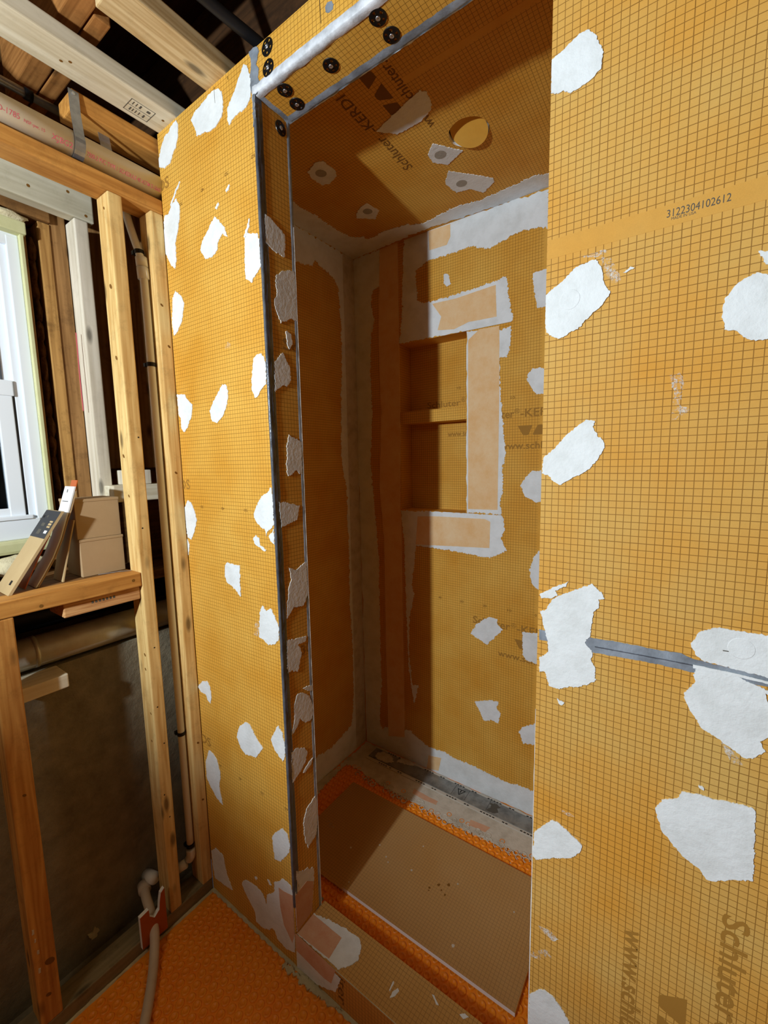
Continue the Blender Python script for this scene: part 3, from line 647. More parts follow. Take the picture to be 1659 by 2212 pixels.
# the maker's print runs down the wall
dn = (0, 0, -1); ny = (0, -1, 0)
text(wr, 'Schluter', (151.55, 0, 78.4), dn, ny, 16.9, 2.95, 'print', bold=0.018)
text(wr, '\u00ae-KERDI-BOARD', (151.55, 0, 61.0), dn, ny, 26, 2.95, 'print', bold=0.018)
text(wr, 'www.schluter.com', (139.9, 0, 68.2), dn, ny, 31.5, 2.8, 'print', bold=0.018)
logo_shapes(wr, (144.8, 0, 61.4), dn, ny, 'print', 3)

# ------------------------------------------------------------------ alcove back wall
BP = dict(ca=(XC+0.02, 140), cb=(ZIN, ZC-0.02))
patch(wb, 'B1', [(540,158),(690,100),(690,300),(650,330),(640,400),(660,480),(640,600),(640,800),(650,1000),(640,1276),(660,1500),(685,1800),(690,2100),(700,2500),(690,2700),(720,2790),(740,2870),(620,2820)], 'y', YB, rag=0.3, name='mortar_band', **BP)
patch(wb, 'B1', [(825,35),(960,-20),(1623,-232),(1620,-20),(1540,-20),(1440,10),(1380,50),(1290,95),(1180,80),(1130,105),(1000,150),(960,160),(885,220),(900,380),(930,395),(830,430),(812,400)], 'y', YB, rag=0.3, name='mortar_band', **BP)
patch(wb, 'B1', [(815,420),(930,395),(1000,380),(1200,320),(1390,248),(1400,350),(1425,460),(1410,520),(1355,560),(1166,549),(799,617)], 'y', YB, rag=0.3, name='mortar_band', cb=(NZ1, ZC))
patch(wb, 'B1', [(1168,551),(1355,545),(1412,520),(1415,600),(1395,690),(1350,700),(1350,780),(1365,1000),(1385,1240),(1365,1300),(1370,1420),(1355,1500),(1365,1560),(1171,1549)], 'y', YB, rag=0.3, name='mortar_band', ca=(NX1, 140))
patch(wb, 'B1', [(806,1538),(1169,1551),(1365,1562),(1380,1640),(1360,1690),(1390,1760),(1300,1800),(1200,1780),(1050,1755),(890,1730),(880,1850),(865,1950),(880,2000),(855,2120),(850,2300),(870,2500),(905,2500),(880,2600),(850,2400),(835,2000),(825,1700)], 'y', YB, rag=0.25, name='mortar_band', cb=(5, NZ0))
patch(wb, 'G', [(870,215),(960,290),(1050,318),(1100,350),(1210,395),(1300,440),(1400,490),(1440,495),(1560,540),(1560,680),(620,266),(640,230),(720,180),(870,200)], 'y', YB, rag=0.3, name='mortar_band', **BP)
tp = dict(mat='peach', th=0.07, rag=0.03, name='seam_tape', z0=0.14)
patch(wb, 'B1', [(690,100),(825,45),(812,400),(799,620),(804,1000),(804,1530),(825,1700),(850,2100),(855,2300),(870,2600),(880,2790),(740,2780),(725,2300),(715,1700),(690,1400),(700,1000),(685,620)], 'y', YB, mat='peach', th=0.2, rag=0.06, name='seam_tape', ca=(20, NX0), cb=(5, ZC))
patch(wb, 'B1', [(960,0),(1080,-40),(1080,30),(1060,75),(965,105)], 'y', YB, **tp)
patch(wb, 'B1', [(980,400),(1110,370),(1330,295),(1335,470),(1180,500),(1100,540),(1010,545),(1030,470)], 'y', YB, **tp)
patch(wb, 'B1', [(1178,600),(1240,540),(1350,520),(1350,900),(1340,1535),(1178,1530)], 'y', YB, **tp)
patch(wb, 'B1', [(1000,1570),(1270,1585),(1300,1600),(1295,1745),(1100,1735),(890,1725),(900,1570)], 'y', YB, **tp)
patch(wb, 'G', [(960,335),(1030,350),(1015,420),(950,405)], 'y', YB, **tp)
for c, p in [('B1', [(1045,235),(1070,235),(1085,290),(1060,305),(1045,280)]), ('B1', [(1535,230),(1605,205),(1640,205),(1640,400),(1560,425),(1540,330)]),
             ('B1', [(1505,790),(1530,755),(1590,752),(1630,760),(1630,890),(1550,900),(1520,850),(1500,820)]),
             ('B1', [(1465,1400),(1490,1360),(1530,1320),(1585,1318),(1630,1330),(1630,1490),(1540,1490),(1490,1460)]),
             ('B2', [(1515,590),(1540,520),(1570,485),(1620,490),(1620,705),(1572,705),(1530,670)]),
             ('B2', [(1190,940),(1220,890),(1290,850),(1340,860),(1340,890),(1368,920),(1280,1000)]),
             ('B2', [(1475,930),(1610,945),(1610,1110),(1560,1110),(1500,1090),(1480,1060),(1475,980)]),
             ('B2', [(1215,1315),(1250,1310),(1290,1305),(1345,1315),(1335,1350),(1357,1385),(1345,1435),(1300,1415),(1265,1420),(1240,1370)]),
             ('B2', [(1458,1480),(1480,1455),(1600,1425),(1600,1560),(1480,1545)])]:
    patch(wb, c, p, 'y', YB, rag=0.2, **BP)
slab_poly('blank_margin', 'plain', [(101.0, ZIN), (107.5, ZIN), (107.5, ZC-0.5), (101.0, ZC-0.5)], 'y', YB, -1, 0.02, wb, 0)
for zr, ns in ((83.97, (0, 10, 20, 30, 40)), (164.4, (10,))):
    for n_ in ns: text(wb, str(n_), (101.2-n_-(0.4 if n_ == 0 else 0.8), YB, zr-0.5), (1, 0, 0), ny, 0.7 if n_ == 0 else 1.5, 1.0, 'print2', name='printed_ruler')
for zb, x0 in ((157.2, 76.0), (76.0, 76.2)):
    if zb < 100: text(wb, 'Schluter', (x0, YB, zb), (1, 0, 0), ny, 15.4, 2.95, 'print', bold=0.016)
    else: text(wb, 'ter', (x0+10.9, YB, zb), (1, 0, 0), ny, 4.9, 2.95, 'print', bold=0.016)
    text(wb, '\u00ae', (x0+15.8, YB, zb+1.3), (1, 0, 0), ny, 1.9, 1.9, 'print')
    text(wb, '-KERDI', (x0+18.0, YB, zb), (1, 0, 0), ny, 14.0, 2.95, 'print', bold=0.016)
    text(wb, 'www.schluter.com', (x0+10.6, YB, zb-11.45), (1, 0, 0), ny, 30, 2.6, 'print', bold=0.016)
    logo_shapes(wb, (x0+17.2, YB, zb-6.6), (1, 0, 0), ny, 'print', 3)
text(nb, 'Schluter', (50.6, NYB, 164.6), (1, 0, 0), ny, 15.6, 2.7, 'print', bold=0.006)
text(nb, '\u00ae', (66.6, NYB, 166.0), (1, 0, 0), ny, 1.9, 1.9, 'print')
text(nb, 'www.schlu', (60.4, NYB, 152.0), (1, 0, 0), ny, 12.4, 2.6, 'print', bold=0.006)
text(nb, '10', (64.7, NYB, 171.3), (1, 0, 0), ny, 1.5, 1.0, 'print2', name='printed_ruler')

# alcove left wall
patch(wa, 'B1', [(217,-38),(540,158),(620,2812),(357,3037),(200,3180),(200,3000),(340,2897),(430,2840),(535,2720),(545,2576),(540,2276),(525,2076),(520,1776),(505,1400),(480,1270),(475,1000),(480,700),(475,500),(460,310),(430,250),(370,200),(330,155),(320,190),(225,165),(120,100),(120,-98)], 'x', XC, rag=0.35, name='mortar_band', ca=(YJ+0.5, YB-0.02), cb=(ZIN, ZC-0.02))
slab_poly('seam_tape', 'pink', [(YB-7.5, ZIN), (YB-0.3, ZIN), (YB-0.3, ZC-0.2), (YB-7.5, ZC-0.2)], 'x', XC, 1, 0.06, wa, 0.04, 0.5, z0=0.14).data.materials[0] = M['mortar']
# ceiling
patch(ce, 'T', [(220,965),(320,1035),(350,1060),(430,1100),(470,1130),(540,1180),(600,1210),(680,1215),(700,1225),(790,1180),(890,1150),(980,1145),(1080,1090),(1170,1050),(1260,1030),(1420,960),(1540,905),(1660,875),(1660,955),(1010,1166),(621,1327),(320,1150),(220,1090)], 'z', ZC, rag=0.4, name='mortar_band', sign=-1, ca=(XC+0.02, XE), cb=(YJ, YB-0.02))
for c, p, sp in [('T', [(390,880),(430,830),(465,822),(530,870),(538,900),(500,940),(460,945),(410,910)], (458, 885)), ('T', [(640,1090),(660,1060),(690,1040),(755,1075),(735,1120),(640,1115)], (697, 1080)),
              ('T', [(1005,790),(1030,735),(1185,770),(1110,840),(1030,830)], (1070, 790)), ('T', [(1095,930),(1110,875),(1180,885),(1340,910),(1345,930),(1290,985),(1220,965),(1150,985),(1100,945)], (1178, 937)),
              ('T', [(740,670),(960,460),(1000,465),(1025,530),(1020,560),(970,620),(850,685)], None)]:
    patch(ce, c, p, 'z', ZC, sign=-1, rag=0.15)
    if sp:
        cc = pt('T', *sp, 'z', ZC); slab_poly('damp_spot', 'greyspot', [(cc.x+1.75*math.cos(w), cc.y+1.75*math.sin(w)) for w in [2*math.pi*i/20 for i in range(20)]], 'z', ZC, -1, 0.03, ce, 0.12, z0=0.14)
dc = (0, -1, 0); nz = (0, 0, -1)
text(ce, 'Schluter', (70.9, 52.4, ZC), dc, nz, 15.8, 2.95, 'print2', bold=0.008)
text(ce, '\u00ae', (72.3, 36.2, ZC), dc, nz, 1.9, 1.9, 'print2')
text(ce, '-KERDI', (70.9, 34.0, ZC), dc, nz, 14.0, 2.95, 'print2', bold=0.008)
text(ce, 'www.schluter.com', (84.4, 41.8, ZC), dc, nz, 30, 2.7, 'print2', bold=0.008)
logo_shapes(ce, (80.0, 33.5, ZC), dc, nz, 'print2', 3)
bm0 = pt('T', 1250, 160, 'z', ZC).y; bm1 = pt('T', 1250, 205, 'z', ZC).y
slab_poly('blank_margin', 'plain', [(84, bm0), (125, bm0), (125, bm1), (84, bm1)], 'z', ZC, -1, 0.02, ce, 0)

# ------------------------------------------------------------------ curb, loose board, drain
curb = thing('shower_curb', 'low orange board curb across the foot of the shower opening', 'curb', (93, 5.8, 0))
box('curb_body', ['plain', 'curbface', 'curb'], XO, XR, 0.0, 11.6, 0, ZCURB, curb, face_mi={'-y': 1, '+z': 2})
patch(curb, 'G', [(225,1315),(325,1205),(500,1290),(575,1345),(590,1390),(570,1470),(520,1500),(465,1520)], 'z', ZCURB, rag=0.15)
patch(curb, 'G', [(235,1320),(320,1212),(480,1345),(410,1460)], 'z', ZCURB, 'pink', 0.06, 0.03, 'corner_tape', z0=0.14)
patch(curb, 'F', [(742,1230),(760,1330),(1480,1990),(1400,2200),(1100,2080),(900,1900),(640,1680),(620,1560),(742,1590)], 'y', 0, rag=0.12, ca=(XO+0.02, 100))
patch(curb, 'F', [(742,1240),(1400,1850),(1330,2060),(1200,1961),(742,1500)], 'y', 0, 'pink', 0.06, 0.03, 'corner_tape', ca=(XO+0.02, 100), z0=0.14)
for p in [[(745,1675),(760,1640),(790,1620),(797,1635),(775,1665)], [(978,1655),(990,1660),(1015,1715),(1000,1710)], [(1130,1765),(1160,1760),(1180,1780),(1150,1790)], [(765,1580),(770,1590),(745,1640),(742,1630)]]:
    patch(curb, 'G', p, 'z', ZCURB, th=0.08, rag=0.05, name='mortar_scrap')
text(curb, 'iter', (77.0, 0, 9.9), (0, 0, -1), (0, -1, 0), 8.0, 2.7, 'print2', bold=0.006)
sweep('curb_edge', 'caulk', [(-0.03, ZCURB-0.1), (-0.05, ZCURB+0.03), (0.12, ZCURB+0.04)], 'x', XO+5, XR, curb, 60, 0.05)

brd = thing('loose_board', 'loose dusty tan foam board lying on the orange shower floor', 'board', (74, 41.5, ZIN+0.38))
ZB = ZIN+0.42
box('foam_core', 'foam', 32.6, 116.0, 22.6, 60.6, ZB, ZB+1.2, brd, 0.05)
box('top_skin', 'loose', 32.6, 116.0, 22.6, 60.6, ZB+1.2, ZB+1.27, brd)
rs = random.Random(3)
for (px, py, s_) in ((725,895,.4), (865,970,.45), (930,838,.3), (690,830,.35), (1120,1045,.35), (1095,1385,.6), (1430,1200,.35), (530,845,.5), (520,1035,.3), (1230,770,.3), (1410,930,.3), (735,925,.3)):
    c = pt('G', px, py, 'z', ZB+1.27); slab_poly('mortar_scrap', 'mortar', [(c.x+s_*rs.uniform(.5, 1)*math.cos(w), c.y+s_*rs.uniform(.5, 1)*math.sin(w)) for w in [6.283*i/7 for i in range(7)]], 'z', ZB+1.27, 1, 0.06, brd, 0.03)
for (px, py, s_) in ((1015,1050,.7), (1070,1050,.6), (965,1065,.5), (1050,1105,.5), (1030,1080,.4), (960,1080,.4)):
    c = pt('G', px, py, 'z', ZB+1.27); slab_poly('dark_scuff', 'print2', [(c.x+s_*rs.uniform(.4, 1)*math.cos(w), c.y+s_*rs.uniform(.4, 1)*math.sin(w)) for w in [6.283*i/7 for i in range(7)]], 'z', ZB+1.27, 1, 0.02, brd, 0.1)
patch(brd, 'G', [(385,700),(420,655),(435,665),(430,720),(440,735),(400,730)], 'z', ZB+1.27, 'smear2', 0.03, 0.1, 'mortar_smear')

ZM = ZIN+0.30
patch(fa, 'G', [(620,262),(1560,690),(1560,940),(1480,880),(1400,850),(1330,830),(1250,790),(1200,770),(1120,730),(1050,700),(990,660),(930,620),(860,590),(800,560),(740,530),(680,490),(640,460),(590,430),(540,400),(510,385),(480,410),(440,450),(400,490),(350,550),(280,600),(260,560),(350,490)], 'z', ZM, 'mortar', 0.12, 0.5, 'mortar_bed', ca=(XC+0.02, 140), cb=(YJ+1, YB-0.05))
for p in [[(880,520),(950,560),(1010,590),(1000,610),(930,580),(870,545)], [(1190,690),(1300,735),(1270,760),(1180,720)]]:
    patch(fa, 'G', p, 'z', ZM+0.12, 'pink', 0.05, 0.05, 'bare_tape')
dr = thing('linear_drain', 'long grey linear drain channel set along the back wall', 'drain', (80, 81.5, ZM))
Z1 = ZM+0.12
box('drain_frame', 'frame_plastic', 26.6, 135, 76.9, 86.3, Z1, Z1+0.35, dr, 0.08)
box('drain_cover', 'drain', 27.4, 134, 78.4, 84.9, Z1+0.3, Z1+0.75, dr, 0.1)
for (x, w) in [(44.5, 2.6), (54, 6.0), (62, 2.6), (69, 6.0), (77, 2.6), (84, 7.0), (93, 2.6), (100, 7.0), (34, 6.0), (40, 2.4), (108, 2.6)]:
    for y in (77.5, 85.5):
        for k in range(int(w/1.3)):
            flat(dr, [(x+k*1.25, y-.25, Z1+.36), (x+k*1.25+.85, y-.25, Z1+.36), (x+k*1.25+.95, y+.25, Z1+.36), (x+k*1.25+.1, y+.25, Z1+.36)], 'ink', 'printed_mark', (0, 0, 1), 0.02)
zt = Z1+0.76
for x in (70.5, 76.5, 85.8): flat(dr, [(x, 78.6, zt), (x+.12, 78.6, zt), (x+.12, 84.7, zt), (x, 84.7, zt)], 'ink', 'printed_line', (0, 0, 1), 0.01)
tri = [(71.6, 83.2), (75.4, 83.2), (73.5, 79.9)]; cx_, cy_ = 73.5, 82.1; vs = [(x, y, zt+.02) for x, y in tri]+[(cx_+(x-cx_)*.7, cy_+(y-cy_)*.7, zt+.02) for x, y in tri]
link('warning_triangle', vs, [(0, 3, 5, 2), (2, 5, 4, 1), (1, 4, 3, 0)], 'ink', dr)
flat(dr, [(73.3, 81.4, zt), (73.7, 81.4, zt), (73.7, 82.8, zt), (73.3, 82.8, zt)], 'ink', 'warning_mark', (0, 0, 1), 0.02)
slab_poly('dirt_spot', 'ink', [(86, 79), (88.5, 78.9), (90.6, 80.4), (89.4, 81.8), (90.3, 83.6), (87.6, 84.2), (86, 82.6), (86.9, 81)], 'z', zt, 1, 0.02, dr, 0.25).data.materials[0] = M['inkgrey']
for p in [[(30.5, 79.5), (33, 78.6), (38, 79.2), (40, 81), (37, 84), (32, 84.4), (30, 82)], [(41, 82), (46, 83), (50, 84.4), (46, 85.8), (41, 84)]]:
    slab_poly('mortar_scrap', 'mortar', p, 'z', zt, 1, 0.08, dr, 0.3)

# beads of mortar along the floor edges
sweep('floor_bead', 'caulk', [(-0.9, 0.02), (-0.7, 0.3), (-0.3, 0.5), (0.05, 0.6)], 'x', XL+0.3, XR, fo, 120, 0.3)
sweep('floor_bead', 'caulk', [(XL-0.05, 0.1), (XL+0.1, 0.5), (XL+0.35, 0.55), (XL+0.6, 0.35), (XL+0.8, 0.02)], 'y', -80, 0, fo, 120, 0.22)
patch(fo, 'G', [(150,1500),(180,1480),(240,1540),(300,1560),(380,1640),(460,1700),(480,1750),(420,1720),(330,1660),(280,1610),(240,1600),(235,1570)], 'z', 0.35, 'caulk', 0.35, 0.35, 'mortar_spill')

# ------------------------------------------------------------------ lumber on the left
def lumber(name, label, cat, mat, x0, x1, y0, y1, z0, z1, group=None, bev=0.3, parent=None):
    o = box(name, mat, x0, x1, y0, y1, z0, z1, parent, bev)
    return tag(o, label, cat, group) if parent is None else o
def spot(parent, p, n, r, mat='ink', name='nail_hole', ln=1.0):
    n = Vector(n); a = n.orthogonal().normalized(); b = n.cross(a)
    flat(parent, [Vector(p)+a*(r*math.cos(w))+b*(r*ln*math.sin(w)) for w in [6.283*i/10 for i in range(10)]], mat, name, n, 0.03)
S0 = 14.7
st1 = lumber('wall_stud', 'honey pine stud right of the cardboard boxes, full height', 'stud', 'stud_z', S0, XL, -14.2, -10.8, 4.4, 211.4)
st2 = lumber('wall_stud', 'narrow pine stud butting the left edge of the orange wall', 'stud', 'stud_z', S0, XL, -3.5, -0.1, 4.4, 211.4)
st3 = lumber('wall_stud', 'short orange-brown stud under the window ledge at the left edge', 'stud', 'stud2_z', S0, XL, -46.9, -42.4, 4.4, 108.7)
lumber('wall_stud', 'pale whitish stud behind the boxes, under the grey window header', 'stud', 'white_wood_z', -6.3, 0.0, -14.1, -10.7, 112.8, 211.8)
lumber('bottom_plate', 'dusty brown bottom plate on the slab under the studs', 'plate', 'plate', S0-0.2, XL, -120, -0.1, 0.02, 4.4)
tpl = lumber('top_plate', 'honey-coloured top plate running above the studs and below the pipe', 'plate', 'honey_y', S0-0.5, XL, -110, 0.0, 211.5, 215.2)
hd = lumber('window_header', 'greyish white header board above the window', 'beam', 'grey_wood_y', -3.8, 0.0, -110, -9.0, 212.0, 219.5)
j1 = lumber('ceiling_joist', 'pale cream joist with a black grade stamp, nearest the pipe', 'joist', 'cream_wood_y', 21.7, 30.7, -110, 12.0, ZT+0.05, ZT+3.85)
j2 = lumber('ceiling_joist', 'grained tan joist with a cut end, above the top of the orange wall', 'joist', 'pale_wood_y', 44.1, 52.2, -23.8, 12.0, ZT+0.05, ZT+3.85)
lumber('ledger_board', 'short honey ledger board under the stamped joist above the pipe', 'board', 'honey_y', 12.0, 20.0, -19.8, 6.0, 227.5, 231.6)
lumber('old_joist', 'old brown rough joist crossing above the stamped joist', 'joist', 'brown_x', -9.0, 62, -24.0, -19.6, 240.0, 258)
lumber('old_joist', 'old brown joist stub with a sawn end beside the crossing joist', 'joist', 'brown_x', -9.0, 33.2, -19.2, -15.8, 240.0, 249)
for k, y in enumerate((8, 28)):
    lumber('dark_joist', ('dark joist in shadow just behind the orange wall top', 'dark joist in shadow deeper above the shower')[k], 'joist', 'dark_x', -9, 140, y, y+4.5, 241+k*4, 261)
tag(MB().tube(smooth_path([(63, 30, 234.5), (62, 12, 235.0), (61, 4, 235.6), (59, -8, 236.4), (57, -30, 237)], 8), 1.2, 12).build('black_cable', 'black', None, True), 'thick dark cable above the header in the joist space', 'cable')
# grade stamp on the pale joist
st = pt('A', 810, 600, 'z', ZT+0.05); 
for (x0, x1, y0, y1) in ((23.1, 27.8, -9.6, -9.45), (23.1, 27.8, -3.9, -3.75), (23.1, 23.25, -9.6, -3.75), (27.65, 27.8, -9.6, -3.75), (25.4, 25.55, -9.6, -3.75), (23.7, 24.9, -8.6, -8.3), (23.7, 24.9, -7.9, -7.7), (23.7, 24.9, -7.2, -7.0), (23.7, 24.9, -6.4, -6.2), (23.7, 24.9, -5.4, -5.0), (26.0, 27.2, -8.8, -8.6), (26.0, 27.2, -8.0, -7.8), (26.0, 27.2, -7.2, -6.8), (26.2, 27.0, -5.4, -4.6)):
    flat(j1, [(x0, y0, ZT+.05), (x1, y0, ZT+.05), (x1, y1, ZT+.05), (x0, y1, ZT+.05)], 'inkgrey', 'grade_stamp', (0, 0, -1))
for (x, y) in ((25.5, -23.5), (26.8, -22.2), (27, -1.5)): spot(j1, (x, y, ZT+.05), (0, 0, -1), 0.35, 'print2')
for (y, z) in ((-24.0, 215.3), (-11, 213.4), (-15, 218)): spot(hd, (0.0, y, z), (1, 0, 0), 0.4, 'print2')
for (y, z) in ((-12.8, 125), (-12, 60), (-13.2, 44), (-12.4, 90), (-13, 72), (-12.2, 36), (-11.8, 150)): spot(st1, (XL, y, z), (1, 0, 0), 0.22, 'ink')
for (x, z, r) in ((18.5, 208, .3), (18.4, 189, .5), (18, 171, .45), (17, 145, .4), (18, 134, .3), (19, 88, .35), (18.6, 83.5, .3), (19.4, 70, .25), (18.5, 61, .25)): spot(st1, (x, -14.2, z), (0, -1, 0), r, 'print2', 'knot', 1.7)
for (y, z) in ((-2.4, 187), (-1.2, 176), (-2, 140), (-1.6, 54), (-1.4, 34)): spot(st2, (XL, y, z), (1, 0, 0), 0.3, 'print2', 'knot', 1.6)
for (y, z, r) in ((-44.5, 66, .3), (-43.8, 20.5, .8), (-44.8, 12, .45)): spot(st3, (XL, y, z), (1, 0, 0), r, 'print2', 'knot', 1.5)
for (y, z, s_) in ((-46.2, 31, .5), (-46, 28.5, .35), (-45.7, 25, .4), (-45.9, 20, .5)):
    slab_poly('mortar_scrap', 'mortar', [(y-s_*.5, z-s_), (y+s_*.4, z-s_*1.2), (y+s_*.5, z+s_), (y-s_*.3, z+s_*1.6)], 'x', XL, 1, 0.08, st3, 0.1)

# window ledge
sill = thing('window_ledge', 'honey wooden ledge under the window holding the boxes', 'ledge', (8, -40, 108.8))
box('ledge_front', 'honey_y', S0, XL, -110, -14.3, 108.8, 112.7, sill, 0.25)
box('ledge_back', 'brown_y', -12.8, S0-0.1, -110, -14.3, 109.4, 112.6, sill, 0.15)
for (y, z) in ((-16.4, 110.9), (-37.2, 109.8)): spot(sill, (XL, y, z), (1, 0, 0), 0.42, 'print2', 'nail_head')
ub = lumber('wood_offcut', 'rough reddish end-grain offcut nailed beneath the window ledge', 'offcut', 'endgrain', 10.0, 20.0, -32.6, -14.4, 105.0, 108.7)
for i in range(7): flat(ub, [(20.0, -26.5+i*0.85, 107.1-.0), (20.0, -26.0+i*0.85, 107.1), (20.0, -26.0+i*0.85, 107.75), (20.0, -26.5+i*0.85, 107.75)], 'inkgrey', 'grade_stamp', (1, 0, 0))
lumber('wood_offcut', 'pale sawn offcut block propping the metal duct above the concrete', 'offcut', 'cream_wood_y', 8.9, 17.2, -42.2, -32.3, 86.2, 89.75)
# cardboard boxes
def carton(label, x0, x1, y0, y1, z0, z1):
    t = thing('cardboard_box', label, 'box', ((x0+x1)/2, (y0+y1)/2, z0), 'stacked cardboard boxes')
    box('carton_body', 'card', x0, x1, y0, y1, z0, z1-0.55, t, 0.12)
    box('carton_lid', 'card', x0-0.1, x1+0.12, y0-0.1, y1+0.1, z1-0.75, z1, t, 0.12)
    return t
carton('lower plain brown cardboard box standing on the window ledge', 3.0, 13.1, -25.4, -14.7, 112.72, 122.95)
carton('upper plain brown cardboard box on top of the other', 2.8, 12.9, -25.7, -14.9, 123.0, 133.7)
# leaning packaging: a bent sheet drawn as a swept profile (x = width, path in y,z)
def leaning(name, label, cat, mat, x0, x1, path, th, x0b=None, x1b=None):
    n = len(path); vs = []; fs = []
    for i, (y, z) in enumerate(path):
        t = i/(n-1); a = x0+((x0b if x0b is not None else x0)-x0)*t; b = x1+((x1b if x1b is not None else x1)-x1)*t
        vs += [(a, y, z), (b, y, z), (b, y+th, z), (a, y+th, z)]
    for i in range(n-1):
        k = i*4
        for j in range(4): fs.append((k+j, k+(j+1) % 4, k+4+(j+1) % 4, k+4+j))
    fs += [(3, 2, 1, 0), tuple((n-1)*4+j for j in range(4))]
    return tag(link(name, vs, fs, mat), label, cat)
a = leaning('package_card', 'tan packaging sleeve with a charcoal printed end, leaning leftmost on the ledge', 'packaging', 'card2', 6.6, 16.6, [(-41.9, 112.75), (-35.8, 122.0), (-29.8, 131.2)], 0.7)
def on_a(x, t, lift=0.05): return Vector((x-2.55, -41.9+12.1*t, 112.75+18.45*t)) + Vector((0, -0.836, 0.548))*lift
for x0, x1, t0, t1, m_ in ((9.16, 19.14, 0.66, 1.0, 'charcoal'), (10, 11, 0.90, 0.93, 'ink'), (16.4, 18.2, 0.72, 0.755, 'paper'), (16.2, 18.2, 0.79, 0.81, 'card2'), (16.2, 18.2, 0.82, 0.845, 'card2'), (16.2, 18.2, 0.855, 0.875, 'card2'), (12, 14.2, 0.70, 0.76, 'inkgrey'), (12, 14.2, 0.80, 0.84, 'inkgrey'), (12.4, 13.4, 0.91, 0.935, 'inkgrey'), (15.5, 16.6, 0.10, 0.15, 'ink')):
    lf = 0.04 if m_ == 'charcoal' else 0.07
    flat(a, [on_a(x0, t0, lf), on_a(x1, t0, lf), on_a(x1, t1, lf), on_a(x0, t1, lf)], m_, 'printed_panel', (0, -0.836, 0.548), 0)
cp = [(-36.0, 112.75), (-34.2, 115.6), (-31.9, 119.5), (-29.9, 124.0), (-28.4, 128.5), (-27.3, 131.6), (-25.5, 137.2)]
sh_ = lambda d: [(y+d, z) for y, z in cp]
b = leaning('package_card', 'white-faced packaging card with a bent edge, leaning against the boxes', 'packaging', 'paper', 7.6, 13.9, cp, 0.35)
p_ = Vector((0, -0.94, 0.33))
for x0, x1, t0, t1 in ((10.0, 10.4, 0.72, 0.86), (8.6, 12.4, 0.30, 0.33)):
    flat(b, [Vector((x, -27.3+1.8*t, 131.6+5.6*t)) for x, t in ((x0, t0), (x1, t0), (x1, t1), (x0, t1))], 'inkgrey', 'printed_mark', p_, 0.06)
leaning('package_card', 'brown curled cardboard backing just behind the white card', 'packaging', 'card', 7.4, 14.0, [(y, z-0.3*(z > 130)) for y, z in sh_(0.42)][:-1]+[(-25.4, 136.0)], 0.3)
leaning('orange_sheet', 'orange plastic sheet tip behind the white packaging card', 'sheet', 'copper', 8.6, 12.4, [(y, z+0.6*(z > 136)) for y, z in sh_(0.95)][:-1]+[(-24.2, 138.8)], 0.2)
leaning('package_card', 'upright brown cardboard flap between the white card and the boxes', 'packaging', 'card2', 7.0, 13.7, [(-30.2, 112.75), (-28.9, 118.5), (-27.7, 123.5), (-26.4, 128.4)], 0.3)
leaning('orange_sheet', 'crumpled glossy orange sheet inside the leaning packaging', 'sheet', 'copper', 5.0, 13.0, [(-37.9, 112.75), (-36.4, 116), (-34.2, 120.5), (-32.1, 124.5), (-30.2, 128.2)], 0.2)
wr_ = thing('metal_ties', 'small bright wire ties at the foot of the boxes', 'wire', (16, -16, 112.72))
for k in range(4): MB().tube([(13.6+k*0.5, -22+k, 112.85), (15.5, -18+k*.3, 113.0), (17.0-k*.4, -14.9-k*.4, 112.85)], 0.09, 6).build('wire', 'screw', wr_)

# ------------------------------------------------------------------ window and old framing
win = bpy.data.objects.new('window_1', None); COL.objects.link(win); win.location = (-0.02, -0.6, 1.25); struct(win)
WX = -6.0
def wbox(name, x0, x1, y0, y1, z0, z1, mat='vinyl', bev=0.25):
    if name != 'outside_panel': y0, y1 = y0+1.2, y1+1.2; z0, z1 = 142.3+(z0-142.3)*1.027, 142.3+(z1-142.3)*1.027
    return box(name, mat, x0, x1, y0, y1, z0, z1, win, bev)
wbox('frame_stile', WX-6, WX, -29.6, -26.9, 124.5, 202.0)
wbox('frame_stile_inner', WX-6, WX-1.0, -31.3, -29.5, 124.5, 202.0)
wbox('frame_head', WX-6, WX-0.08, -110, -26.9, 199.6, 203.6)
wbox('frame_sill', WX-6, WX+0.2, -110, -29.0, 123.2, 128.6)
wbox('sash_stop', WX-1.0, WX+0.6, -110, -30.6, 128.5, 129.6)
wbox('frame_back', WX-6, WX-3.4, -34.0, -29.4, 124.5, 202.0)
wbox('upper_sash_stile', WX-6.5, WX-2.5, -33.2, -31.2, 160, 200.0)
wbox('upper_sash_inner', WX-6.5, WX-2.9, -39.5, -33.6, 160, 200.0)
wbox('upper_sash_head', WX-6.4, WX-2.6, -110, -31.2, 198.0, 200.2)
wbox('lower_sash_stile', WX-3.0, WX-0.6, -35.3, -31.9, 129.4, 165.0)
wbox('meeting_rail', WX-3.2, WX-0.3, -110, -31.5, 161.2, 165.2)
wbox('lower_sash_rail', WX-2.9, WX-0.7, -110, -31.9, 129.3, 131.6)
wbox('gasket', WX-2.2, WX-0.9, -31.95, -31.55, 130, 161, 'vinylgrey', 0.05)
wbox('gasket', WX-4.5, WX-2.2, -33.6, -33.15, 165, 198, 'vinylgrey', 0.05)
wbox('glass_pane', WX-2.2, WX-1.8, -110, -35.0, 131.0, 161.6, 'glass', 0)
wbox('glass_pane', WX-5.0, WX-4.6, -110, -33.0, 164.0, 198.6, 'glass', 0)
tag(wbox('green_jamb', WX-1.0, WX+1.6, -26.9, -26.1, 121, 203, 'green', 0.1), 'pale green painted jamb strip')
tag(wbox('green_sill', WX-4, WX+2.4, -110, -27.5, 119.6, 123.2, 'green', 0.9), 'pale green rounded sill')
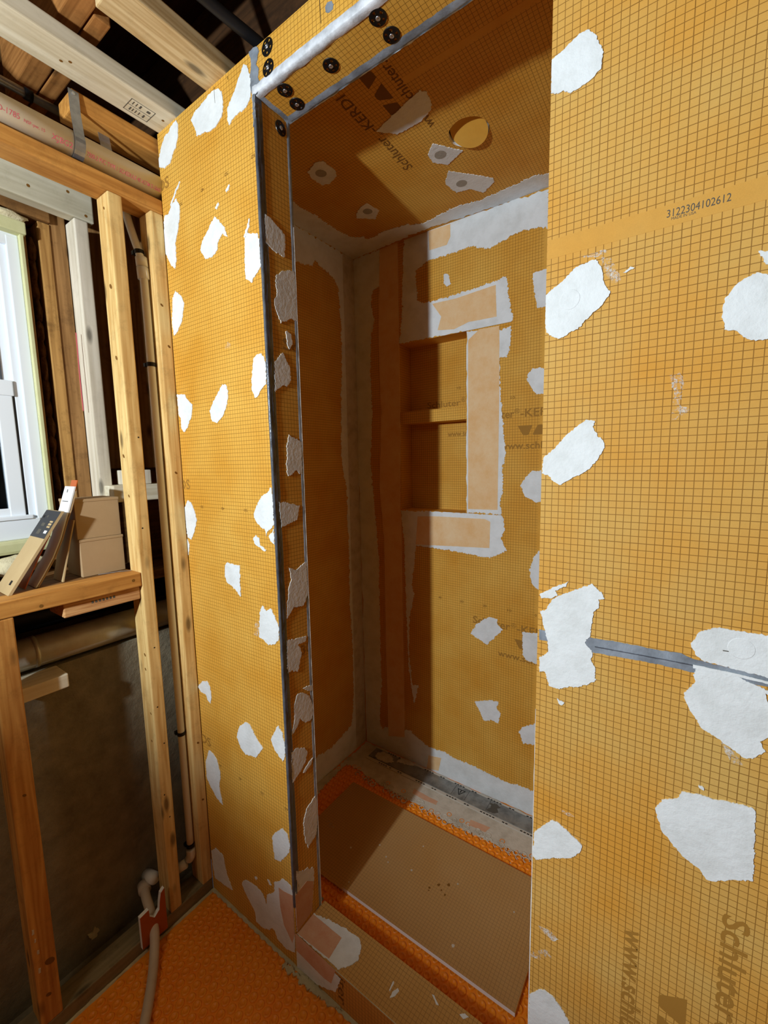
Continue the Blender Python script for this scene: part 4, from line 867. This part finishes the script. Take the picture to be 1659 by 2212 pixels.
tag(wbox('green_head', WX-3, WX+2.5, -110, -25.6, 202.5, 205.5, 'green', 0.3), 'peeling pale green head trim')
wbox('outside_panel', -40, -39, -140, -10, 90, 230, 'outside', 0)
foam_ = MB(); 
def lump(mb, c, r, seed):
    bm = bmesh.new(); bmesh.ops.create_icosphere(bm, subdivisions=3, radius=1)
    for v in bm.verts:
        k = 1+0.35*noise.noise(v.co*1.6+Vector((seed, 0, 0))); v.co = Vector((c[0]+v.co.x*r[0]*k, c[1]+v.co.y*r[1]*k, c[2]+v.co.z*r[2]*k))
    bm.verts.index_update(); mb.add([v.co.copy() for v in bm.verts], [tuple(v.index for v in f.verts) for f in bm.faces]); bm.free()
lump(foam_, (-3, -35, 116.0), (3.0, 6.0, 2.6), 1); lump(foam_, (-3, -45, 116.2), (3.0, 7.0, 2.6), 5)
tag(foam_.build('spray_foam', 'sprayfoam', None, True), 'cream spray foam bulging under the window sill', 'foam')
foam2 = MB(); lump(foam2, (-5, -28, 208.3), (1.6, 4.5, 1.3), 2); lump(foam2, (-4.7, -36, 208.6), (2.0, 6.0, 1.8), 8)
tag(foam2.build('spray_foam', 'sprayfoam', None, True), 'flaking pale foam above the window head', 'foam')
lumber('old_stud', 'thin brown window buck beside the pale green jamb strip', 'stud', 'brown_z', -12.9, -6.0, -25.5, -23.9, 112.8, 209.0, bev=0.15)
lumber('old_stud', 'old tan stud with a knot, right of the dark insulation gap', 'stud', 'brown2_z', -12.9, -6.0, -20.9, -18.15, 112.8, 210.0, bev=0.2)
lumber('old_stud', 'old brown stud behind the pale whitish stud', 'stud', 'brown_z', -12.9, -6.4, -18.05, -14.1, 112.8, 214.0, bev=0.2)
lumber('old_header', 'old dark brown timber above the window head', 'beam', 'brown_y', -12.9, -5.0, -110, -18.2, 210.2, 222.0, bev=0.2)
ins = MB(); 
for k in range(17): lump(ins, (-8.6+0.4*math.sin(k*2.1), -22.4, 116+k*5.4), (2.0, 0.95, 3.6), k*3.3)
tag(ins.build('insulation_strip', 'insul', None, True), 'dark brown insulation stuffed between the old studs', 'insulation', kind='stuff')
lumber('old_blocking', 'pale wood blocking seen between the studs beside the white pipe', 'blocking', 'cream_wood_y', -4.0, 6.0, -13.0, 6.0, 131.5, 136.5)
lumber('old_blocking', 'short white wood piece resting on the pale blocking', 'blocking', 'white_wood_z', -2.0, 4.5, -8.5, -1.0, 136.55, 141.0)
lumber('old_plank', 'brown plank wall behind the white vertical pipe', 'plank', 'brown_z', -12.9, -9.5, -10.5, 12, 141.5, 230.0)
lumber('old_plank', 'dark plank shelf between the blocking and the duct', 'plank', 'brown_y', -12.8, 6.5, -14, 8, 106.0, 109.0)

# ------------------------------------------------------------------ pipes
PX, PZ, PR = 19.0, 219.2, 2.95
pv = thing('drain_pipe', 'cream plastic drain pipe with red lettering above the top plate', 'pipe', (PX, -40, PZ))
MB().tube([(PX, -110, PZ), (PX, 9, PZ)], PR, 28).build('pipe_barrel', 'pvc', pv, True)
thr = math.atan2(CC.z-PZ, CC.x-PX)
def ptxt(s, c0, c1, cap, mat='red', dth=0.0):
    a, b_ = pt('A', *c0, 'x', PX+2.2), pt('A', *c1, 'x', PX+2.2)
    text(pv, s, (0, a.y, 0), (0, 1, 0), (1, 0, 0), b_.y-a.y, cap, mat, 0.03, 0.004, bend=(PX, PZ, PR, thr+dth))
ptxt('7200-2 PVC TYPE 1 SCHEDULE 40 ASTM D-2665', (555, 985), (1025, 1235), 0.95, dth=-0.20)
ptxt('XJBG2', (330, 880), (465, 945), 1.15, 'red', -0.22)
ptxt('NSF-pw, 15', (150, 780), (285, 850), 0.6, 'red', -0.05)
ptxt('ASTM D-1785', (-170, 610), (122, 765), 1.05, 'red', -0.05)
hg = thing('pipe_hanger', 'dark galvanised strap hanger around the cream pipe', 'hanger', (17, -18.6, 217))
ws = []; fs = []
pth = [(20.25, 231.0)] + [(20.6, 226)] + [(PX+(PR+.12)*math.cos(w), PZ+(PR+.12)*math.sin(w)) for w in [0.45-k*0.28 for k in range(15)]]
for i, (x, z) in enumerate(pth):
    dy = -0.3*min(i, 2); ws += [(x, -20.6+dy*0.3, z), (x, -18.4+dy*0.3, z)]
link('strap', ws, [(2*i, 2*i+1, 2*i+3, 2*i+2) for i in range(len(pth)-1)], 'galv', hg).modifiers.new('s', 'SOLIDIFY').thickness = 0.0015
MB().tube([(20.2, -19.6, 230.2), (20.6, -19.6, 230.2)], 0.35, 10).build('screw_head', 'screw', hg)
sp_ = [pt('A', *q_, 'x', 16.2) for q_ in ((612, 760), (675, 770), (722, 990), (655, 985))]
lb = tag(link('flat_strap', sp_+[p_+Vector((-0.2, 0, 0)) for p_ in sp_], [(0, 1, 2, 3), (7, 6, 5, 4), (0, 4, 5, 1), (1, 5, 6, 2), (2, 6, 7, 3), (3, 7, 4, 0)], 'galv'), 'bright flat metal strap slanting behind the cream pipe', 'strap')
tag(MB().tube(smooth_path([pt('B', *q_, 'x', -2.0) for q_ in ((592, 1150), (604, 1280), (618, 1450), (636, 1630), (650, 1760))], 6), 0.16, 8).build('red_cable', 'red', None, True), 'thin red cable running down beside the pale whitish stud', 'cable')
cd = thing('conduit', 'thin grey conduit running behind the pipe in the dark', 'conduit', (4, -20, 235))
MB().tube([(4, -110, 235.2), (4, 30, 235.2)], 1.0, 14).build('conduit_tube', 'galv', cd, True)
for y in (-24, -14): MB().tube([(4, y, 235.2), (4, y+1.6, 235.2)], 1.35, 14).build('clip', 'black', cd, True)
px_ = thing('water_pipe', 'white vertical water pipe clipped beside the narrow stud', 'pipe', (17.0, -4.7, 9))
PXX = 17.3
MB().tube(smooth_path([(11.4, -8.2, 226), (12.2, -6.4, 216), (12.8, -5.6, 210.5), (14.6, -5.2, 205), (16.6, -5.1, 200.5), (PXX, -4.95, 196), (PXX, -4.8, 190), (PXX, -4.75, 171), (PXX, -4.7, 100.5), (PXX, -4.7, 58), (PXX, -4.7, 19.0)], 8), 1.05, 16).build('pipe_run', 'pex', px_, True)
MB().tube([(17.1, -5.05, 199.6), (17.25, -5.0, 197.2)], 1.5, 18).build('coupling', 'pex', px_, True)
MB().tube([(17.25, -5.0, 196.9), (PXX, -4.9, 194.0)], 1.5, 18).build('coupling', 'pex', px_, True)
for z, y, x in ((201.2, -5.1, 16.4), (170.9, -4.8, PXX), (57.7, -4.7, PXX), (18.2, -4.7, PXX)): MB().tube([(x, y, z+.55), (x, y, z-.55)], 1.22, 16).box(x-2.0, x-0.9, y-1.2, y+0.2, z-.5, z+.5).build('clip', 'black', px_, False)
MB().tube(smooth_path([(PXX, -4.7, 16.9), (PXX, -4.8, 14.6), (PXX-.7, -5.1, 13.0)], 5), 1.4, 16).build('elbow', 'pex', px_, True)
MB().tube([(PXX-.2, -6.6, 12.9), (PXX-1.6, -8.4, 11.8)], 1.45, 16).build('elbow', 'pex', px_, True)
du = thing('metal_duct', 'dull metal round duct behind the studs above the concrete wall', 'duct', (6.0, -20, 90))
MB().tube([(6.2, -110, 94.2), (6.2, 60, 94.2)], 4.1, 32).build('duct_pipe', 'duct', du, True)
MB().tube([(6.2, -36.5, 94.2), (6.2, -35.5, 94.2)], 4.22, 32).build('duct_seam', 'duct', du, True)
bd = tag(MB().tube([(-3.5, -110, 101.5), (-3.5, 60, 101.5)], 4.3, 28).build('black_pipe', 'black', None, True), 'black pipe behind the metal duct', 'pipe')
# hose, stub and notched board by the floor
ho = thing('drain_hose', 'pale flexible hose curling from the wall onto the orange floor', 'hose', (24, -19, 0))
MB().tube(smooth_path([(12.5, -17.6, 11.2), (15.5, -18.6, 10.6), (19.0, -19.2, 8.8), (22.8, -20.2, 5.2), (26.2, -22.2, 2.4), (30.6, -25.0, 1.65), (36.5, -29.2, 1.6), (43, -34.5, 1.6), (52, -43, 1.6), (60, -54, 1.6), (64, -70, 1.6)], 8), 1.28, 20).build('hose_tube', 'hose', ho, True)
MB().tube([(11.0, -17.2, 11.4), (13.6, -18.0, 11.1)], 1.75, 20).build('hose_collar', 'hose', ho, True)
stb = tag(MB().tube([(9.2, -15.2, 11.8), (14.4, -15.2, 13.6)], 1.7, 20).build('pipe_stub', 'pex', None, True), 'short white pipe stub behind the notched orange board', 'pipe')
nbd = thing('notched_board', 'small notched rust-orange board with white edges leaning on the bottom plate', 'board', (21.9, -19.8, 1.0))
prof = [(-23.5, 2.6), (-16.2, 2.6), (-16.2, 16.2), (-17.3, 15.4), (-17.8, 13.0), (-18.1, 10.6), (-19.6, 9.4), (-20.9, 11.0), (-21.0, 13.3), (-23.5, 12.9)]
def extr(name, mat, pr, x0, x1, par):
    n = len(pr); tri = tessellate_polygon([[Vector((a, b, 0)) for a, b in pr]])
    vs = [(x1, a, b) for a, b in pr]+[(x0, a, b) for a, b in pr]
    fs = [tuple(t) for t in tri]+[tuple(n+i for i in reversed(t)) for t in tri]+[(i, n+i, n+(i+1) % n, (i+1) % n) for i in range(n)]
    return link(name, vs, fs, mat, par)
extr('board_core', 'foam', prof, 21.25, 22.4, nbd); extr('board_face', 'orangebd', prof, 22.4, 22.46, nbd)
tag(slab_poly('mortar_splash', 'caulk', [(-31.6, 5.0), (-30.2, 4.8), (-29.6, 6.6), (-30.4, 8.4), (-31.0, 6.9), (-32.2, 7.2)], 'x', 8.8, 1, 0.5, cw, 0.3), 'cream splash of mortar')
